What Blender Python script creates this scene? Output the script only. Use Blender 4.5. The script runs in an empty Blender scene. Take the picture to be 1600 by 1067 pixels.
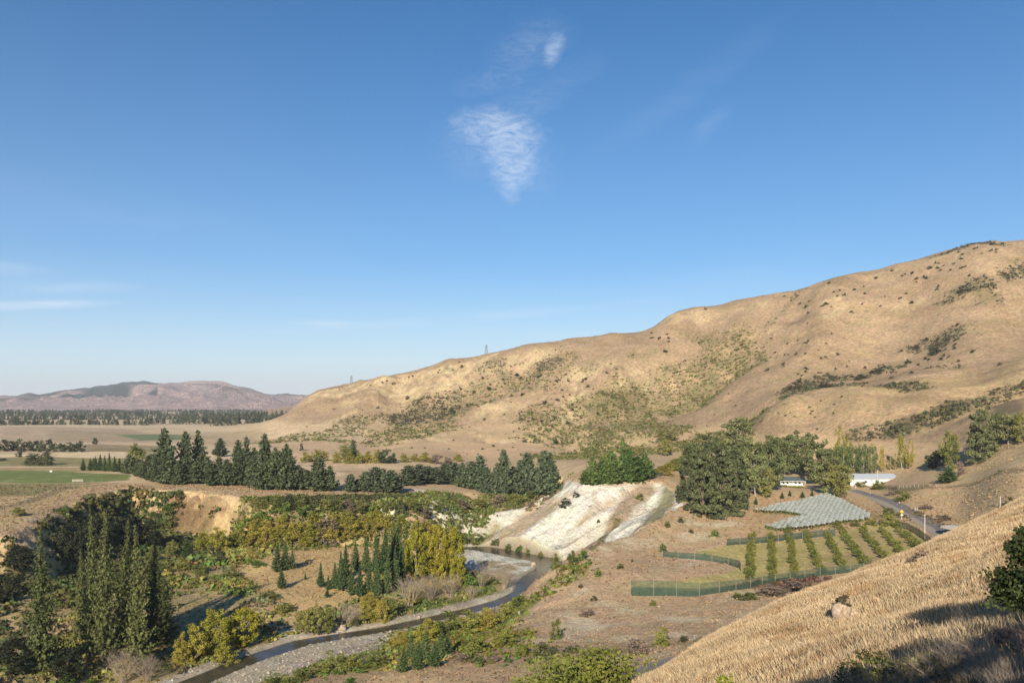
import bpy, math, random
import numpy as np
R = math.radians
rng = np.random.default_rng(7)
random.seed(7)
scene = bpy.context.scene
COL = scene.collection

# ------------------------------------------------------------------ camera, sky, sun, exposure
FX, CX, HY = 1333.0, 800.0, 630.0          # focal length and horizon of the photograph, in its pixels
cam_d = bpy.data.cameras.new('camera')
cam_d.sensor_width = 36.0
cam_d.lens = 36.0 * FX / 1600.0
cam_d.shift_y = (HY - 533.5) / 1600.0
cam_d.clip_start = 0.5
cam_d.clip_end = 40000.0
cam = bpy.data.objects.new('camera', cam_d)
COL.objects.link(cam)
cam.location = (0, 0, 0)
cam.rotation_euler = (R(90), 0, 0)
scene.camera = cam

SUN_EL, SUN_AZ = 23.0, 12.0                 # the sun stands behind the camera, a little to its left
sd = np.array([-math.sin(R(SUN_AZ)) * math.cos(R(SUN_EL)), -math.cos(R(SUN_AZ)) * math.cos(R(SUN_EL)), math.sin(R(SUN_EL))])
sun_d = bpy.data.lights.new('sun', 'SUN')
sun_d.energy = 5.0
sun_d.angle = R(0.53)
sun_d.color = (1.0, 0.885, 0.71)
sun = bpy.data.objects.new('sun', sun_d)
COL.objects.link(sun)
import mathutils
sun.rotation_euler = mathutils.Vector(sd).to_track_quat('Z', 'Y').to_euler()

world = bpy.data.worlds.new('World')
scene.world = world
world.use_nodes = True
wn, wl = world.node_tree.nodes, world.node_tree.links
wn.clear()
def N(nt, typ, **kw):
    n = nt.nodes.new(typ)
    for k, v in kw.items():
        setattr(n, k, v)
    return n
def build_world():
    nt = world.node_tree
    out = N(nt, 'ShaderNodeOutputWorld')
    bg = N(nt, 'ShaderNodeBackground')
    sky = N(nt, 'ShaderNodeTexSky', sky_type='NISHITA', sun_disc=False)
    sky.sun_elevation = R(SUN_EL)
    sky.sun_rotation = R(180 + SUN_AZ)
    sky.altitude = 100
    sky.air_density = 0.85
    sky.dust_density = 0.0
    sky.ozone_density = 2.5
    bg.inputs['Strength'].default_value = 0.076
    tc = N(nt, 'ShaderNodeTexCoord')
    sep = N(nt, 'ShaderNodeSeparateXYZ')
    wl.new(tc.outputs['Generated'], sep.inputs[0])
    def math_(op, a, b=None, c=None):
        m = N(nt, 'ShaderNodeMath', operation=op)
        for i, v in enumerate((a, b, c)):
            if v is None: continue
            if isinstance(v, (int, float)): m.inputs[i].default_value = v
            else: wl.new(v, m.inputs[i])
        return m.outputs[0]
    # cloud sheet coordinates: bearing and height angle of the sky dome
    az = math_('ARCTAN2', sep.outputs[0], sep.outputs[1])
    el = math_('ARCSINE', sep.outputs[2])
    comb = N(nt, 'ShaderNodeCombineXYZ')
    wl.new(az, comb.inputs[0]); wl.new(el, comb.inputs[1])
    def noise(scale, detail, sx, sy, rot, rough=0.6, dist=0.0):
        mp = N(nt, 'ShaderNodeMapping')
        mp.inputs['Scale'].default_value = (sx, sy, 1)
        mp.inputs['Rotation'].default_value = (0, 0, R(rot))
        wl.new(comb.outputs[0], mp.inputs[0])
        nz = N(nt, 'ShaderNodeTexNoise')
        nz.inputs['Scale'].default_value = scale
        nz.inputs['Detail'].default_value = detail
        nz.inputs['Roughness'].default_value = rough
        nz.inputs['Distortion'].default_value = dist
        wl.new(mp.outputs[0], nz.inputs['Vector'])
        return nz.outputs['Fac']
    edge = noise(16, 4, 1, 1, 0, 0.6)
    edge2 = noise(60, 5, 1, 1.6, 15, 0.65, 0.3)
    fine = noise(52, 9, 0.65, 1.8, -16, 0.72, 1.6)
    streak = noise(26, 6, 0.35, 2.2, -6, 0.6, 0.4)
    def blob(a0, e0, ra, re, rot, strength, soft, tex, lo, hi, wob=0.9):
        da = math_('SUBTRACT', az, R(a0)); de = math_('SUBTRACT', el, R(e0))
        c, s = math.cos(R(rot)), math.sin(R(rot))
        u = math_('ADD', math_('MULTIPLY', da, c / R(ra)), math_('MULTIPLY', de, s / R(ra)))
        v = math_('ADD', math_('MULTIPLY', da, -s / R(re)), math_('MULTIPLY', de, c / R(re)))
        rr = math_('SQRT', math_('ADD', math_('MULTIPLY', u, u), math_('MULTIPLY', v, v)))
        rr = math_('ADD', rr, math_('MULTIPLY', math_('SUBTRACT', edge, 0.5), wob * 1.6))
        rr = math_('ADD', rr, math_('MULTIPLY', math_('SUBTRACT', edge2, 0.5), wob))
        mr = N(nt, 'ShaderNodeMapRange', interpolation_type='SMOOTHSTEP')
        wl.new(rr, mr.inputs[0])
        mr.inputs[1].default_value = 1.0 + soft; mr.inputs[2].default_value = 1.0 - soft
        mr.inputs[3].default_value = 0; mr.inputs[4].default_value = 1
        tr = N(nt, 'ShaderNodeMapRange')
        wl.new(tex, tr.inputs[0])
        tr.inputs[1].default_value = lo; tr.inputs[2].default_value = hi
        return math_('MULTIPLY', math_('MULTIPLY', mr.outputs[0], tr.outputs[0]), strength)
    parts = [
        blob(-1.0, 17.7, 2.5, 1.1, -8, 0.48, 0.6, fine, 0.30, 0.62),
        blob(-0.1, 16.3, 1.5, 2.0, 8, 0.48, 0.65, fine, 0.28, 0.62),
        blob(-0.1, 14.3, 0.6, 0.9, 8, 0.42, 0.8, fine, 0.25, 0.65),
        blob(2.75, 22.5, 0.5, 0.9, -25, 0.36, 0.8, fine, 0.30, 0.62),
        blob(1.0, 22.6, 2.1, 1.1, 25, 0.16, 0.8, fine, 0.35, 0.7),
        blob(-1.0, 20.7, 2.6, 0.5, 10, 0.12, 0.8, fine, 0.35, 0.7),
        blob(0.6, 19.0, 4.2, 0.9, 28, 0.10, 0.9, fine, 0.30, 0.7),
        blob(-2.6, 16.6, 1.8, 1.6, -30, 0.12, 0.9, fine, 0.32, 0.7),
        blob(1.6, 15.2, 1.6, 1.2, 40, 0.10, 0.9, fine, 0.32, 0.7),
        blob(-29.5, 5.7, 3.6, 0.22, 5, 0.50, 0.8, streak, 0.25, 0.6, 0.3),
        blob(-27.5, 6.9, 3.0, 0.35, 3, 0.22, 0.9, streak, 0.3, 0.6, 0.3),
        blob(-31.0, 7.7, 2.2, 0.35, 0, 0.22, 0.9, streak, 0.3, 0.6, 0.3),
        blob(-12.3, 5.2, 2.0, 0.16, 0, 0.40, 0.8, streak, 0.25, 0.6, 0.3),
        blob(-4.0, 5.6, 11.0, 0.3, 5, 0.22, 0.9, streak, 0.25, 0.65, 0.3),
        blob(3.0, 4.6, 7.0, 0.4, -3, 0.14, 0.9, streak, 0.3, 0.65, 0.3),
        blob(11.0, 19.3, 5.5, 0.8, 30, 0.06, 0.9, streak, 0.3, 0.7, 0.5),
        blob(13.0, 17.5, 1.5, 0.5, 40, 0.09, 0.9, streak, 0.3, 0.7, 0.5),
        blob(-25.0, 11.5, 9.0, 1.2, -6, 0.04, 0.9, streak, 0.3, 0.7, 0.5),
        blob(14.0, 8.0, 7.0, 1.2, 14, 0.05, 0.9, streak, 0.3, 0.7, 0.5),
        blob(70.0, 14.0, 12.0, 1.5, 14, 0.12, 0.9, streak, 0.3, 0.7, 0.5),
        blob(-80.0, 18.0, 12.0, 2.0, -10, 0.12, 0.9, streak, 0.3, 0.7, 0.5),
    ]
    tot = parts[0]
    for p in parts[1:]:
        tot = math_('MAXIMUM', tot, p)
    mix = N(nt, 'ShaderNodeMix', data_type='RGBA')
    wl.new(tot, mix.inputs[0])
    hs = N(nt, 'ShaderNodeHueSaturation')
    hs.inputs['Saturation'].default_value = 1.66
    wl.new(sky.outputs[0], hs.inputs['Color'])
    hz = N(nt, 'ShaderNodeMix', data_type='RGBA')        # pale dusty air low over the horizon, the same all round
    wl.new(math_('MULTIPLY', math_('POWER', 2.718, math_('MULTIPLY', math_('MAXIMUM', el, 0.0), -1 / R(11.0))), 0.80), hz.inputs[0])
    wl.new(hs.outputs[0], hz.inputs[6]); hz.inputs[7].default_value = (6.0, 6.8, 8.3, 1)
    wl.new(hz.outputs[2], mix.inputs[6])
    mix.inputs[7].default_value = (7.6, 8.3, 9.4, 1)
    wl.new(mix.outputs[2], bg.inputs[0])
    wl.new(bg.outputs[0], out.inputs[0])
build_world()

vs = scene.view_settings
scene.display_settings.display_device = 'sRGB'
vs.view_transform = 'Standard'
vs.look = 'None'
vs.gamma = 1.0
vs.use_curve_mapping = False
vs.exposure = 0.55
scene.cycles.max_bounces = 6
scene.cycles.diffuse_bounces = 2
scene.cycles.transparent_max_bounces = 12
scene.cycles.volume_bounces = 0

# ------------------------------------------------------------------ helpers: noise, meshes, materials, tagging
_T = np.random.default_rng(11).random((64, 256, 256)).astype(np.float32)
def vn(x, y, s=0):
    T = _T[s % 64]
    xi = np.floor(x).astype(np.int64); yi = np.floor(y).astype(np.int64)
    fx = x - xi; fy = y - yi
    fx = fx * fx * (3 - 2 * fx); fy = fy * fy * (3 - 2 * fy)
    a = T[yi & 255, xi & 255]; b = T[yi & 255, (xi + 1) & 255]
    c = T[(yi + 1) & 255, xi & 255]; d = T[(yi + 1) & 255, (xi + 1) & 255]
    return (a + (b - a) * fx) * (1 - fy) + (c + (d - c) * fx) * fy
def fbm(x, y, scale, octv=4, s=0, gain=0.5):
    """-1..1 fractal noise; scale = size of the largest feature in metres"""
    t = 0.0; amp = 1.0; tot = 0.0; f = 1.0 / scale
    for k in range(octv):
        t = t + amp * (vn(x * f + 17.3 * k, y * f + 5.1 * k, s + k) * 2 - 1)
        tot += amp; amp *= gain; f *= 2.03
    return t / tot
def ridged(x, y, scale, octv=4, s=0):
    t = 0.0; amp = 1.0; tot = 0.0; f = 1.0 / scale
    for k in range(octv):
        n = 1 - np.abs(vn(x * f + 7.3 * k, y * f + 3.1 * k, s + k) * 2 - 1)
        t = t + amp * n * n; tot += amp; amp *= 0.5; f *= 2.1
    return t / tot
def sstep(a, b, x):
    t = np.clip((x - a) / (b - a), 0, 1)
    return t * t * (3 - 2 * t)

def mesh_np(name, V, F, mat=None, col=None, smooth=False):
    V = np.asarray(V, dtype=np.float32).reshape(-1, 3); F = np.asarray(F, dtype=np.int32)
    me = bpy.data.meshes.new(name)
    me.vertices.add(len(V)); me.vertices.foreach_set('co', V.ravel())
    k = F.shape[1]
    me.loops.add(F.size); me.loops.foreach_set('vertex_index', F.ravel())
    me.polygons.add(len(F))
    me.polygons.foreach_set('loop_start', np.arange(0, F.size, k, dtype=np.int32))
    me.polygons.foreach_set('loop_total', np.full(len(F), k, dtype=np.int32))
    if smooth: me.polygons.foreach_set('use_smooth', np.ones(len(F), dtype=bool))
    if col is not None:
        a = me.color_attributes.new('Col', 'FLOAT_COLOR', 'POINT')
        c = np.ones((len(V), 4), dtype=np.float32); c[:, :3] = col
        a.data.foreach_set('color', c.ravel())
    me.update(calc_edges=True)
    if mat is not None: me.materials.append(mat)
    return me
def link(name, me, parent=None, loc=None):
    o = bpy.data.objects.new(name, me); COL.objects.link(o)
    if parent is not None: o.parent = parent
    if loc is not None: o.location = loc
    return o
def tag(o, label=None, cat=None, group=None, kind=None):
    if label: o['label'] = label
    if cat: o['category'] = cat
    if group: o['group'] = group
    if kind: o['kind'] = kind
    return o
def thing(name, label, cat, loc=(0, 0, 0), group=None, rz=0.0):
    o = bpy.data.objects.new(name, None); COL.objects.link(o)
    o.location = loc; o.rotation_euler = (0, 0, rz); o.empty_display_size = 0.5
    return tag(o, label, cat, group)

class MB:
    """collects boxes and tubes as plain polygons, built as one mesh"""
    def __init__(s): s.v = []; s.f = []
    def quad(s, a, b, c, d):
        n = len(s.v); s.v += [a, b, c, d]; s.f.append((n, n + 1, n + 2, n + 3))
    def box(s, c, d, rz=0.0):
        n = len(s.v); cr, sr = math.cos(rz), math.sin(rz)
        for dz in (-.5, .5):
            for dx, dy in ((-.5, -.5), (.5, -.5), (.5, .5), (-.5, .5)):
                x, y = dx * d[0], dy * d[1]
                s.v.append((c[0] + x * cr - y * sr, c[1] + x * sr + y * cr, c[2] + dz * d[2]))
        for q in ((0, 3, 2, 1), (4, 5, 6, 7), (0, 1, 5, 4), (1, 2, 6, 5), (2, 3, 7, 6), (3, 0, 4, 7)):
            s.f.append(tuple(n + i for i in q))
    def tube(s, p, q, r0, r1, k=6):
        p = np.array(p, float); q = np.array(q, float); d = q - p; L = np.linalg.norm(d)
        if L < 1e-6: return
        d /= L
        a = np.cross(d, (0, 0, 1) if abs(d[2]) < .9 else (1, 0, 0)); a /= np.linalg.norm(a); b = np.cross(d, a)
        n = len(s.v)
        for c, r in ((p, r0), (q, r1)):
            for i in range(k):
                t = 2 * math.pi * i / k
                s.v.append(tuple(c + a * math.cos(t) * r + b * math.sin(t) * r))
        for i in range(k):
            j = (i + 1) % k
            s.f.append((n + i, n + j, n + k + j, n + k + i))
    def mesh(s, name, mat):
        me = bpy.data.meshes.new(name); me.from_pydata([tuple(map(float, v)) for v in s.v], [], s.f); me.update()
        me.materials.append(mat); return me
    def build(s, name, mat, parent=None): return link(name, s.mesh(name, mat), parent)

def setin(nt, sock, v):
    if isinstance(v, (int, float)): sock.default_value = v
    elif isinstance(v, tuple): sock.default_value = v if len(v) == 4 else (*v, 1)
    else: nt.links.new(v, sock)
def new_mat(name):
    m = bpy.data.materials.new(name); m.use_nodes = True
    nt = m.node_tree; nt.nodes.clear()
    out = N(nt, 'ShaderNodeOutputMaterial'); b = N(nt, 'ShaderNodeBsdfPrincipled')
    nt.links.new(b.outputs[0], out.inputs[0])
    return m, nt, b, out
def nz(nt, scale, detail=4, rough=0.6, vec=None, dist=0.0):
    n = N(nt, 'ShaderNodeTexNoise')
    n.inputs['Scale'].default_value = scale; n.inputs['Detail'].default_value = detail
    n.inputs['Roughness'].default_value = rough; n.inputs['Distortion'].default_value = dist
    if vec is not None: nt.links.new(vec, n.inputs['Vector'])
    return n.outputs['Fac']
def mrange(nt, v, a, b, c, d):
    m = N(nt, 'ShaderNodeMapRange'); nt.links.new(v, m.inputs[0])
    for i, x in enumerate((a, b, c, d)): m.inputs[i + 1].default_value = x
    return m.outputs[0]
def mul(nt, a, b, fac=1.0, mode='MULTIPLY'):
    m = N(nt, 'ShaderNodeMix', data_type='RGBA', blend_type=mode); m.inputs[0].default_value = fac
    setin(nt, m.inputs[6], a); setin(nt, m.inputs[7], b); return m.outputs[2]
def mathn(nt, op, a, b):
    m = N(nt, 'ShaderNodeMath', operation=op); setin(nt, m.inputs[0], a); setin(nt, m.inputs[1], b); return m.outputs[0]

def simple_mat(name, col, rough=0.7, var=0.15, scale=3.0, metal=0.0):
    m, nt, b, _ = new_mat(name)
    tc = N(nt, 'ShaderNodeTexCoord')
    f = mrange(nt, nz(nt, scale, 4, 0.6, tc.outputs['Object']), 0.3, 0.7, 1 - var, 1 + var)
    b.inputs['Roughness'].default_value = rough; b.inputs['Metallic'].default_value = metal
    nt.links.new(mul(nt, col, f), b.inputs['Base Color'])
    return m
def terrain_mat(name, fine=0.5, bump=0.5, contrast=1.0, relief=0.0):
    m, nt, b, _ = new_mat(name)
    geo = N(nt, 'ShaderNodeNewGeometry'); pos = geo.outputs['Position']
    at = N(nt, 'ShaderNodeAttribute', attribute_name='Col')
    n1 = nz(nt, 0.03, 6, 0.62, pos); n2 = nz(nt, fine, 6, 0.72, pos); n3 = nz(nt, fine * 4.5, 4, 0.7, pos)
    f = mathn(nt, 'MULTIPLY', mrange(nt, n1, 0.3, 0.7, 1 - .14 * contrast, 1 + .12 * contrast),
              mathn(nt, 'MULTIPLY', mrange(nt, n2, 0.3, 0.7, 1 - .36 * contrast, 1 + .26 * contrast),
                    mrange(nt, n3, 0.3, 0.7, 1 - .28 * contrast, 1 + .22 * contrast)))
    c = mul(nt, at.outputs['Color'], f)
    # warm and cool blotches of drier and greener growth
    n4 = nz(nt, 0.11, 5, 0.65, pos)
    cr = N(nt, 'ShaderNodeValToRGB'); nt.links.new(n4, cr.inputs[0])
    cr.color_ramp.elements[0].position = 0.32; cr.color_ramp.elements[0].color = (0.93, 1.02, 0.9, 1)
    cr.color_ramp.elements[1].position = 0.68; cr.color_ramp.elements[1].color = (1.05, 0.99, 1.03, 1)
    c = mul(nt, c, cr.outputs[0])
    nt.links.new(c, b.inputs['Base Color'])
    b.inputs['Roughness'].default_value = 0.95; b.inputs['Specular IOR Level'].default_value = 0.1
    bp = N(nt, 'ShaderNodeBump'); bp.inputs['Strength'].default_value = bump; bp.inputs['Distance'].default_value = 0.8
    nt.links.new(n2, bp.inputs['Height']); nt.links.new(bp.outputs[0], b.inputs['Normal'])
    if relief:
        mp = N(nt, 'ShaderNodeMapping'); mp.inputs['Rotation'].default_value = (0, 0, R(28)); mp.inputs['Scale'].default_value = (1, .35, 1); nt.links.new(pos, mp.inputs[0])
        b2 = N(nt, 'ShaderNodeBump'); b2.inputs['Strength'].default_value = 1.0; b2.inputs['Distance'].default_value = relief
        nt.links.new(nz(nt, .07, 8, .66, mp.outputs[0]), b2.inputs['Height']); nt.links.new(bp.outputs[0], b2.inputs['Normal']); nt.links.new(b2.outputs[0], b.inputs['Normal'])
    return m
def leaf_mat(name, col, hue=0.02, val=0.25, trans=0.15, rough=0.6, attr=True):
    m, nt, b, out = new_mat(name)
    oi = N(nt, 'ShaderNodeObjectInfo')
    hs = N(nt, 'ShaderNodeHueSaturation')
    setin(nt, hs.inputs['Hue'], mrange(nt, oi.outputs['Random'], 0, 1, 0.5 - hue, 0.5 + hue))
    setin(nt, hs.inputs['Value'], mrange(nt, oi.outputs['Random'], 0, 1, 1 + val, 1 - val))
    if attr:
        at = N(nt, 'ShaderNodeAttribute', attribute_name='Col')
        c = mul(nt, (*col, 1), at.outputs['Color'])
    else:
        rg = N(nt, 'ShaderNodeRGB'); rg.outputs[0].default_value = (*col, 1); c = rg.outputs[0]
    nt.links.new(c, hs.inputs['Color'])
    nt.links.new(hs.outputs[0], b.inputs['Base Color'])
    b.inputs['Roughness'].default_value = rough; b.inputs['Specular IOR Level'].default_value = 0.08
    if trans > 0:
        t = N(nt, 'ShaderNodeBsdfTranslucent'); nt.links.new(hs.outputs[0], t.inputs[0])
        mx = N(nt, 'ShaderNodeMixShader'); mx.inputs[0].default_value = trans
        nt.links.new(b.outputs[0], mx.inputs[1]); nt.links.new(t.outputs[0], mx.inputs[2])
        nt.links.new(mx.outputs[0], out.inputs[0])
    return m

# ------------------------------------------------------------------ ground form
def Z(px, py, z):            # a point of known height seen at a spot of the photograph
    d = -z * FX / (py - HY); return ((px - CX) / FX * d, d, z)
def D(px, py, d):            # a point of known distance
    return ((px - CX) / FX * d, d, -(py - HY) / FX * d)
def W(px, d, z): return ((px - CX) / FX * d, d, z)

class TPS:
    def __init__(s, pts, lam=1e-4):
        p = np.array(pts, float)
        s.P = s.warp(p[:, 0], p[:, 1]); z = p[:, 2]; n = len(p)
        K = s.k(s.P[:, None, :] - s.P[None, :, :]) + lam * np.eye(n)
        A = np.zeros((n + 3, n + 3)); A[:n, :n] = K; A[:n, n] = 1; A[:n, n + 1:] = s.P; A[n:, :n] = A[:n, n:].T
        s.w = np.linalg.solve(A, np.r_[z, 0, 0, 0])
    def warp(s, x, y):
        yy = np.maximum(y, 5.0) + 0.0
        return np.stack([x / (yy + 60) * 3, np.log(yy + 60)], -1)
    def k(s, d):
        r2 = (d ** 2).sum(-1) + 1e-12; return 0.5 * r2 * np.log(r2)
    def __call__(s, x, y):
        sh = np.shape(x); Q = s.warp(np.ravel(x), np.ravel(y)); out = np.empty(len(Q))
        for i in range(0, len(Q), 20000):
            q = Q[i:i + 20000]
            d0 = q[:, 0:1] - s.P[None, :, 0]; d1 = q[:, 1:2] - s.P[None, :, 1]
            r2 = d0 * d0 + d1 * d1 + 1e-12
            out[i:i + 20000] = (0.5 * r2 * np.log(r2)) @ s.w[:-3] + s.w[-3] + q @ s.w[-2:]
        return out.reshape(sh)

upper_pts = []
# the river terrace and the plain to the left
for px, d in ((-900, 120), (-600, 180), (-500, 300), (-450, 500), (-500, 900), (-500, 1600), (-200, 250), (0, 264), (0, 350), (0, 500), (100, 400), (200, 420), (330, 420),
              (0, 900), (200, 600), (200, 1000), (330, 520), (400, 700), (100, 1600), (300, 1600), (420, 1700), (300, 1200), (380, 930), (520, 470), (480, 520)):
    upper_pts.append(W(px, d, -40 - (2.0 if 400 < px < 600 and d < 600 else 0)))
# middle fields
upper_pts += [Z(560, 735, -43), Z(720, 735, -45), Z(640, 760, -43), Z(800, 725, -46), Z(450, 715, -42), Z(860, 760, -46), Z(600, 705, -43.5), Z(720, 712, -44.5)]
# bench of the old road along the foot of the hill
upper_pts += [Z(420, 694, -39), Z(520, 692, -38), Z(620, 690, -37), Z(720, 691, -36.5), Z(820, 690, -36), Z(900, 688, -36), Z(980, 692, -37), Z(1050, 695, -37)]
upper_pts += [Z(820, 710, -43), Z(700, 708, -42), Z(600, 702, -41.5), Z(900, 720, -43), Z(1000, 715, -42)]
# main hill, lower face
upper_pts += [D(470, 668, 960), D(560, 660, 960), D(660, 660, 940), D(760, 660, 920), D(860, 655, 890), D(930, 665, 850), D(1000, 665, 840), D(1080, 665, 820), D(1140, 670, 790)]
upper_pts += [D(520, 635, 1060), D(620, 620, 1050), D(720, 610, 1020), D(820, 600, 1010), D(920, 590, 990), D(1020, 590, 980), D(1120, 590, 930), D(1220, 580, 880), D(1340, 560, 850), D(1460, 540, 820), D(1600, 520, 790), D(1800, 500, 760)]
upper_pts += [D(700, 580, 1085), D(900, 545, 1080), D(1100, 520, 1060), D(1250, 490, 1000), D(1400, 460, 960), D(1600, 430, 900)]
# crest
CREST = [(405, 692, 905), (430, 672, 1010), (455, 645, 1100), (480, 621, 1150), (500, 611, 1160), (550, 601, 1160), (600, 590, 1155), (650, 579, 1140), (700, 566, 1130), (760, 557, 1120), (800, 550, 1110), (830, 541, 1110),
         (900, 531, 1120), (960, 523, 1120), (1020, 514, 1120), (1045, 497, 1120), (1060, 488, 1120), (1100, 481, 1120), (1150, 470, 1120), (1220, 457, 1110), (1280, 443, 1100),
         (1340, 435, 1080), (1400, 414, 1060), (1460, 400, 1040), (1500, 388, 1025), (1550, 378, 1010), (1600, 375, 1000), (1700, 365, 980), (1900, 340, 950), (2200, 320, 900)]
for px, py, d in CREST:
    x, y, z = D(px, py, d)
    upper_pts.append((x, y, z))
    if px > 440:
        upper_pts.append((x * (y + 130) / y, y + 130, z + 1 - (0.0 if z < 0 else z * 0.10)))
        upper_pts.append((x * (y + 520) / y, y + 520, -40 + max(0, (z + 40) * 0.15)))
# foothill spurs at the right
upper_pts += [D(1170, 668, 700), D(1200, 640, 690), D(1240, 617, 680), D(1330, 603, 670), D(1450, 592, 650), D(1600, 570, 640), D(1180, 690, 650), D(1260, 660, 630), D(1400, 640, 590), D(1600, 610, 560),
              D(1230, 628, 735), D(1340, 608, 740), D(1500, 580, 720), D(1800, 540, 560), D(1800, 600, 480),
              D(1300, 715, 560), D(1400, 690, 540), D(1500, 660, 520), D(1240, 740, 540), D(1420, 735, 480), D(1500, 700, 470), D(1560, 660, 460), D(1600, 640, 455), D(1560, 690, 430),
              D(1600, 690, 410), D(1540, 722, 410), D(1490, 752, 400), D(1700, 650, 400), D(1800, 640, 380),
              D(1440, 765, 400), D(1560, 740, 350), D(1600, 735, 330), D(1500, 790, 350), D(1600, 780, 300), D(1540, 815, 300), D(1700, 770, 300), D(1700, 860, 200), D(1850, 800, 200)]
# the farm terrace
upper_pts += [Z(1235, 762, -45), Z(1180, 775, -44), Z(1356, 756, -45.5), Z(1290, 760, -45.5), Z(1200, 800, -47), Z(1330, 810, -47), Z(1260, 780, -46.5), Z(1400, 790, -46), Z(1470, 825, -46),
              Z(1110, 803, -43.5), Z(1090, 818, -44.5), Z(1150, 840, -47), Z(1060, 860, -47.5), Z(1180, 905, -48), Z(1300, 895, -48), Z(1400, 880, -48), Z(1200, 850, -48), Z(1350, 845, -47.8), Z(1000, 928, -48), Z(1080, 928, -48),
              Z(1000, 870, -47), Z(960, 905, -47.5), Z(1460, 858, -46.5), Z(1495, 842, -46), Z(1330, 757, -45.5), Z(1000, 895, -46.3), Z(1080, 890, -46.5)]
# mound behind the white cliff
upper_pts += [D(915, 752, 385), D(950, 752, 388), D(1000, 746, 392), D(1045, 750, 392), D(905, 742, 415), D(1060, 765, 375), D(985, 740, 430), D(1075, 790, 345), D(1030, 735, 470), D(1120, 720, 540), D(900, 728, 480), D(950, 722, 520)]
# near bank of dry scarred ground and the bench of the lower road
upper_pts += [Z(1100, 960, -47), Z(1000, 965, -47.5), Z(1200, 950, -47), Z(1250, 985, -45), Z(1100, 1000, -44), Z(1000, 1000, -45.5), Z(900, 985, -48), Z(1085, 1035, -40.6), Z(1040, 1050, -40.3), Z(1140, 1018, -41), Z(950, 1060, -41), Z(870, 1040, -45),
              (-10, 110, -46), (25, 100, -39), (70, 100, -38), (120, 130, -38), (150, 200, -42), (-60, 60, -50), (60, 60, -36)]
U = TPS(upper_pts)

floor_pts = [(x, y, -60) for x, y in ((-300, 150), (-60, 90), (20, 60), (60, 300))]
floor_pts += [Z(0, 985, -57), Z(60, 1060, -58), Z(120, 1000, -57.5), Z(200, 1050, -60), Z(300, 990, -59.5), Z(0, 900, -52), Z(80, 905, -54), Z(200, 900, -56), Z(-200, 950, -55),
              Z(440, 900, -58), Z(520, 870, -58.5), Z(620, 860, -59), Z(420, 860, -58), Z(600, 935, -60), Z(400, 950, -58.5), Z(350, 905, -57.5),
              Z(350, 845, -58), Z(450, 830, -58), Z(550, 822, -58), Z(300, 830, -57), Z(650, 830, -59), Z(560, 800, -54), Z(640, 800, -54), Z(760, 800, -55), Z(700, 790, -52), Z(820, 785, -52),
              Z(750, 840, -61), Z(700, 850, -62), Z(450, 1030, -62.3), Z(560, 1005, -62.3), Z(620, 1030, -60), Z(700, 1000, -60.5), Z(780, 975, -60.5), Z(650, 1060, -58.5), Z(480, 1067, -60.5), Z(780, 1040, -57),
              Z(850, 935, -60), Z(900, 900, -60), Z(830, 890, -62.4), Z(780, 900, -62), Z(930, 870, -61)]
F = TPS(floor_pts)

VALLEY = [(-420, 40), (-330, 140), (-215, 220), Z(0, 834, -40)[:2], Z(40, 812, -40)[:2], Z(80, 795, -40)[:2], Z(130, 774, -40)[:2], Z(190, 762, -40)[:2], Z(262, 764, -40)[:2], Z(335, 766, -40)[:2], Z(395, 780, -40)[:2],
          Z(450, 784, -41)[:2], Z(530, 782, -42)[:2], Z(560, 776, -42)[:2], Z(620, 783, -43)[:2], Z(650, 778, -43)[:2], Z(672, 775, -43.5)[:2], Z(700, 762, -44.5)[:2], Z(760, 762, -45)[:2], Z(850, 760, -45)[:2], Z(882, 752, -44)[:2], D(890, 745, 432)[:2],
          D(900, 752, 398)[:2], D(915, 760, 383)[:2], D(950, 765, 380)[:2], D(1000, 755, 384)[:2], D(1040, 754, 386)[:2], D(1062, 770, 368)[:2], D(1068, 795, 345)[:2], Z(1030, 822, -44.5)[:2], Z(990, 838, -46)[:2], Z(940, 862, -47)[:2],
          Z(925, 885, -47.5)[:2], Z(945, 915, -47.5)[:2], Z(940, 945, -48)[:2], Z(890, 965, -48.5)[:2], Z(840, 1000, -49.5)[:2], Z(790, 1035, -50)[:2], Z(720, 1067, -51)[:2], (-30, 140), (-60, 110), (-90, 70), (-120, 20)]
VALLEY = np.array(VALLEY, float)

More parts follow.
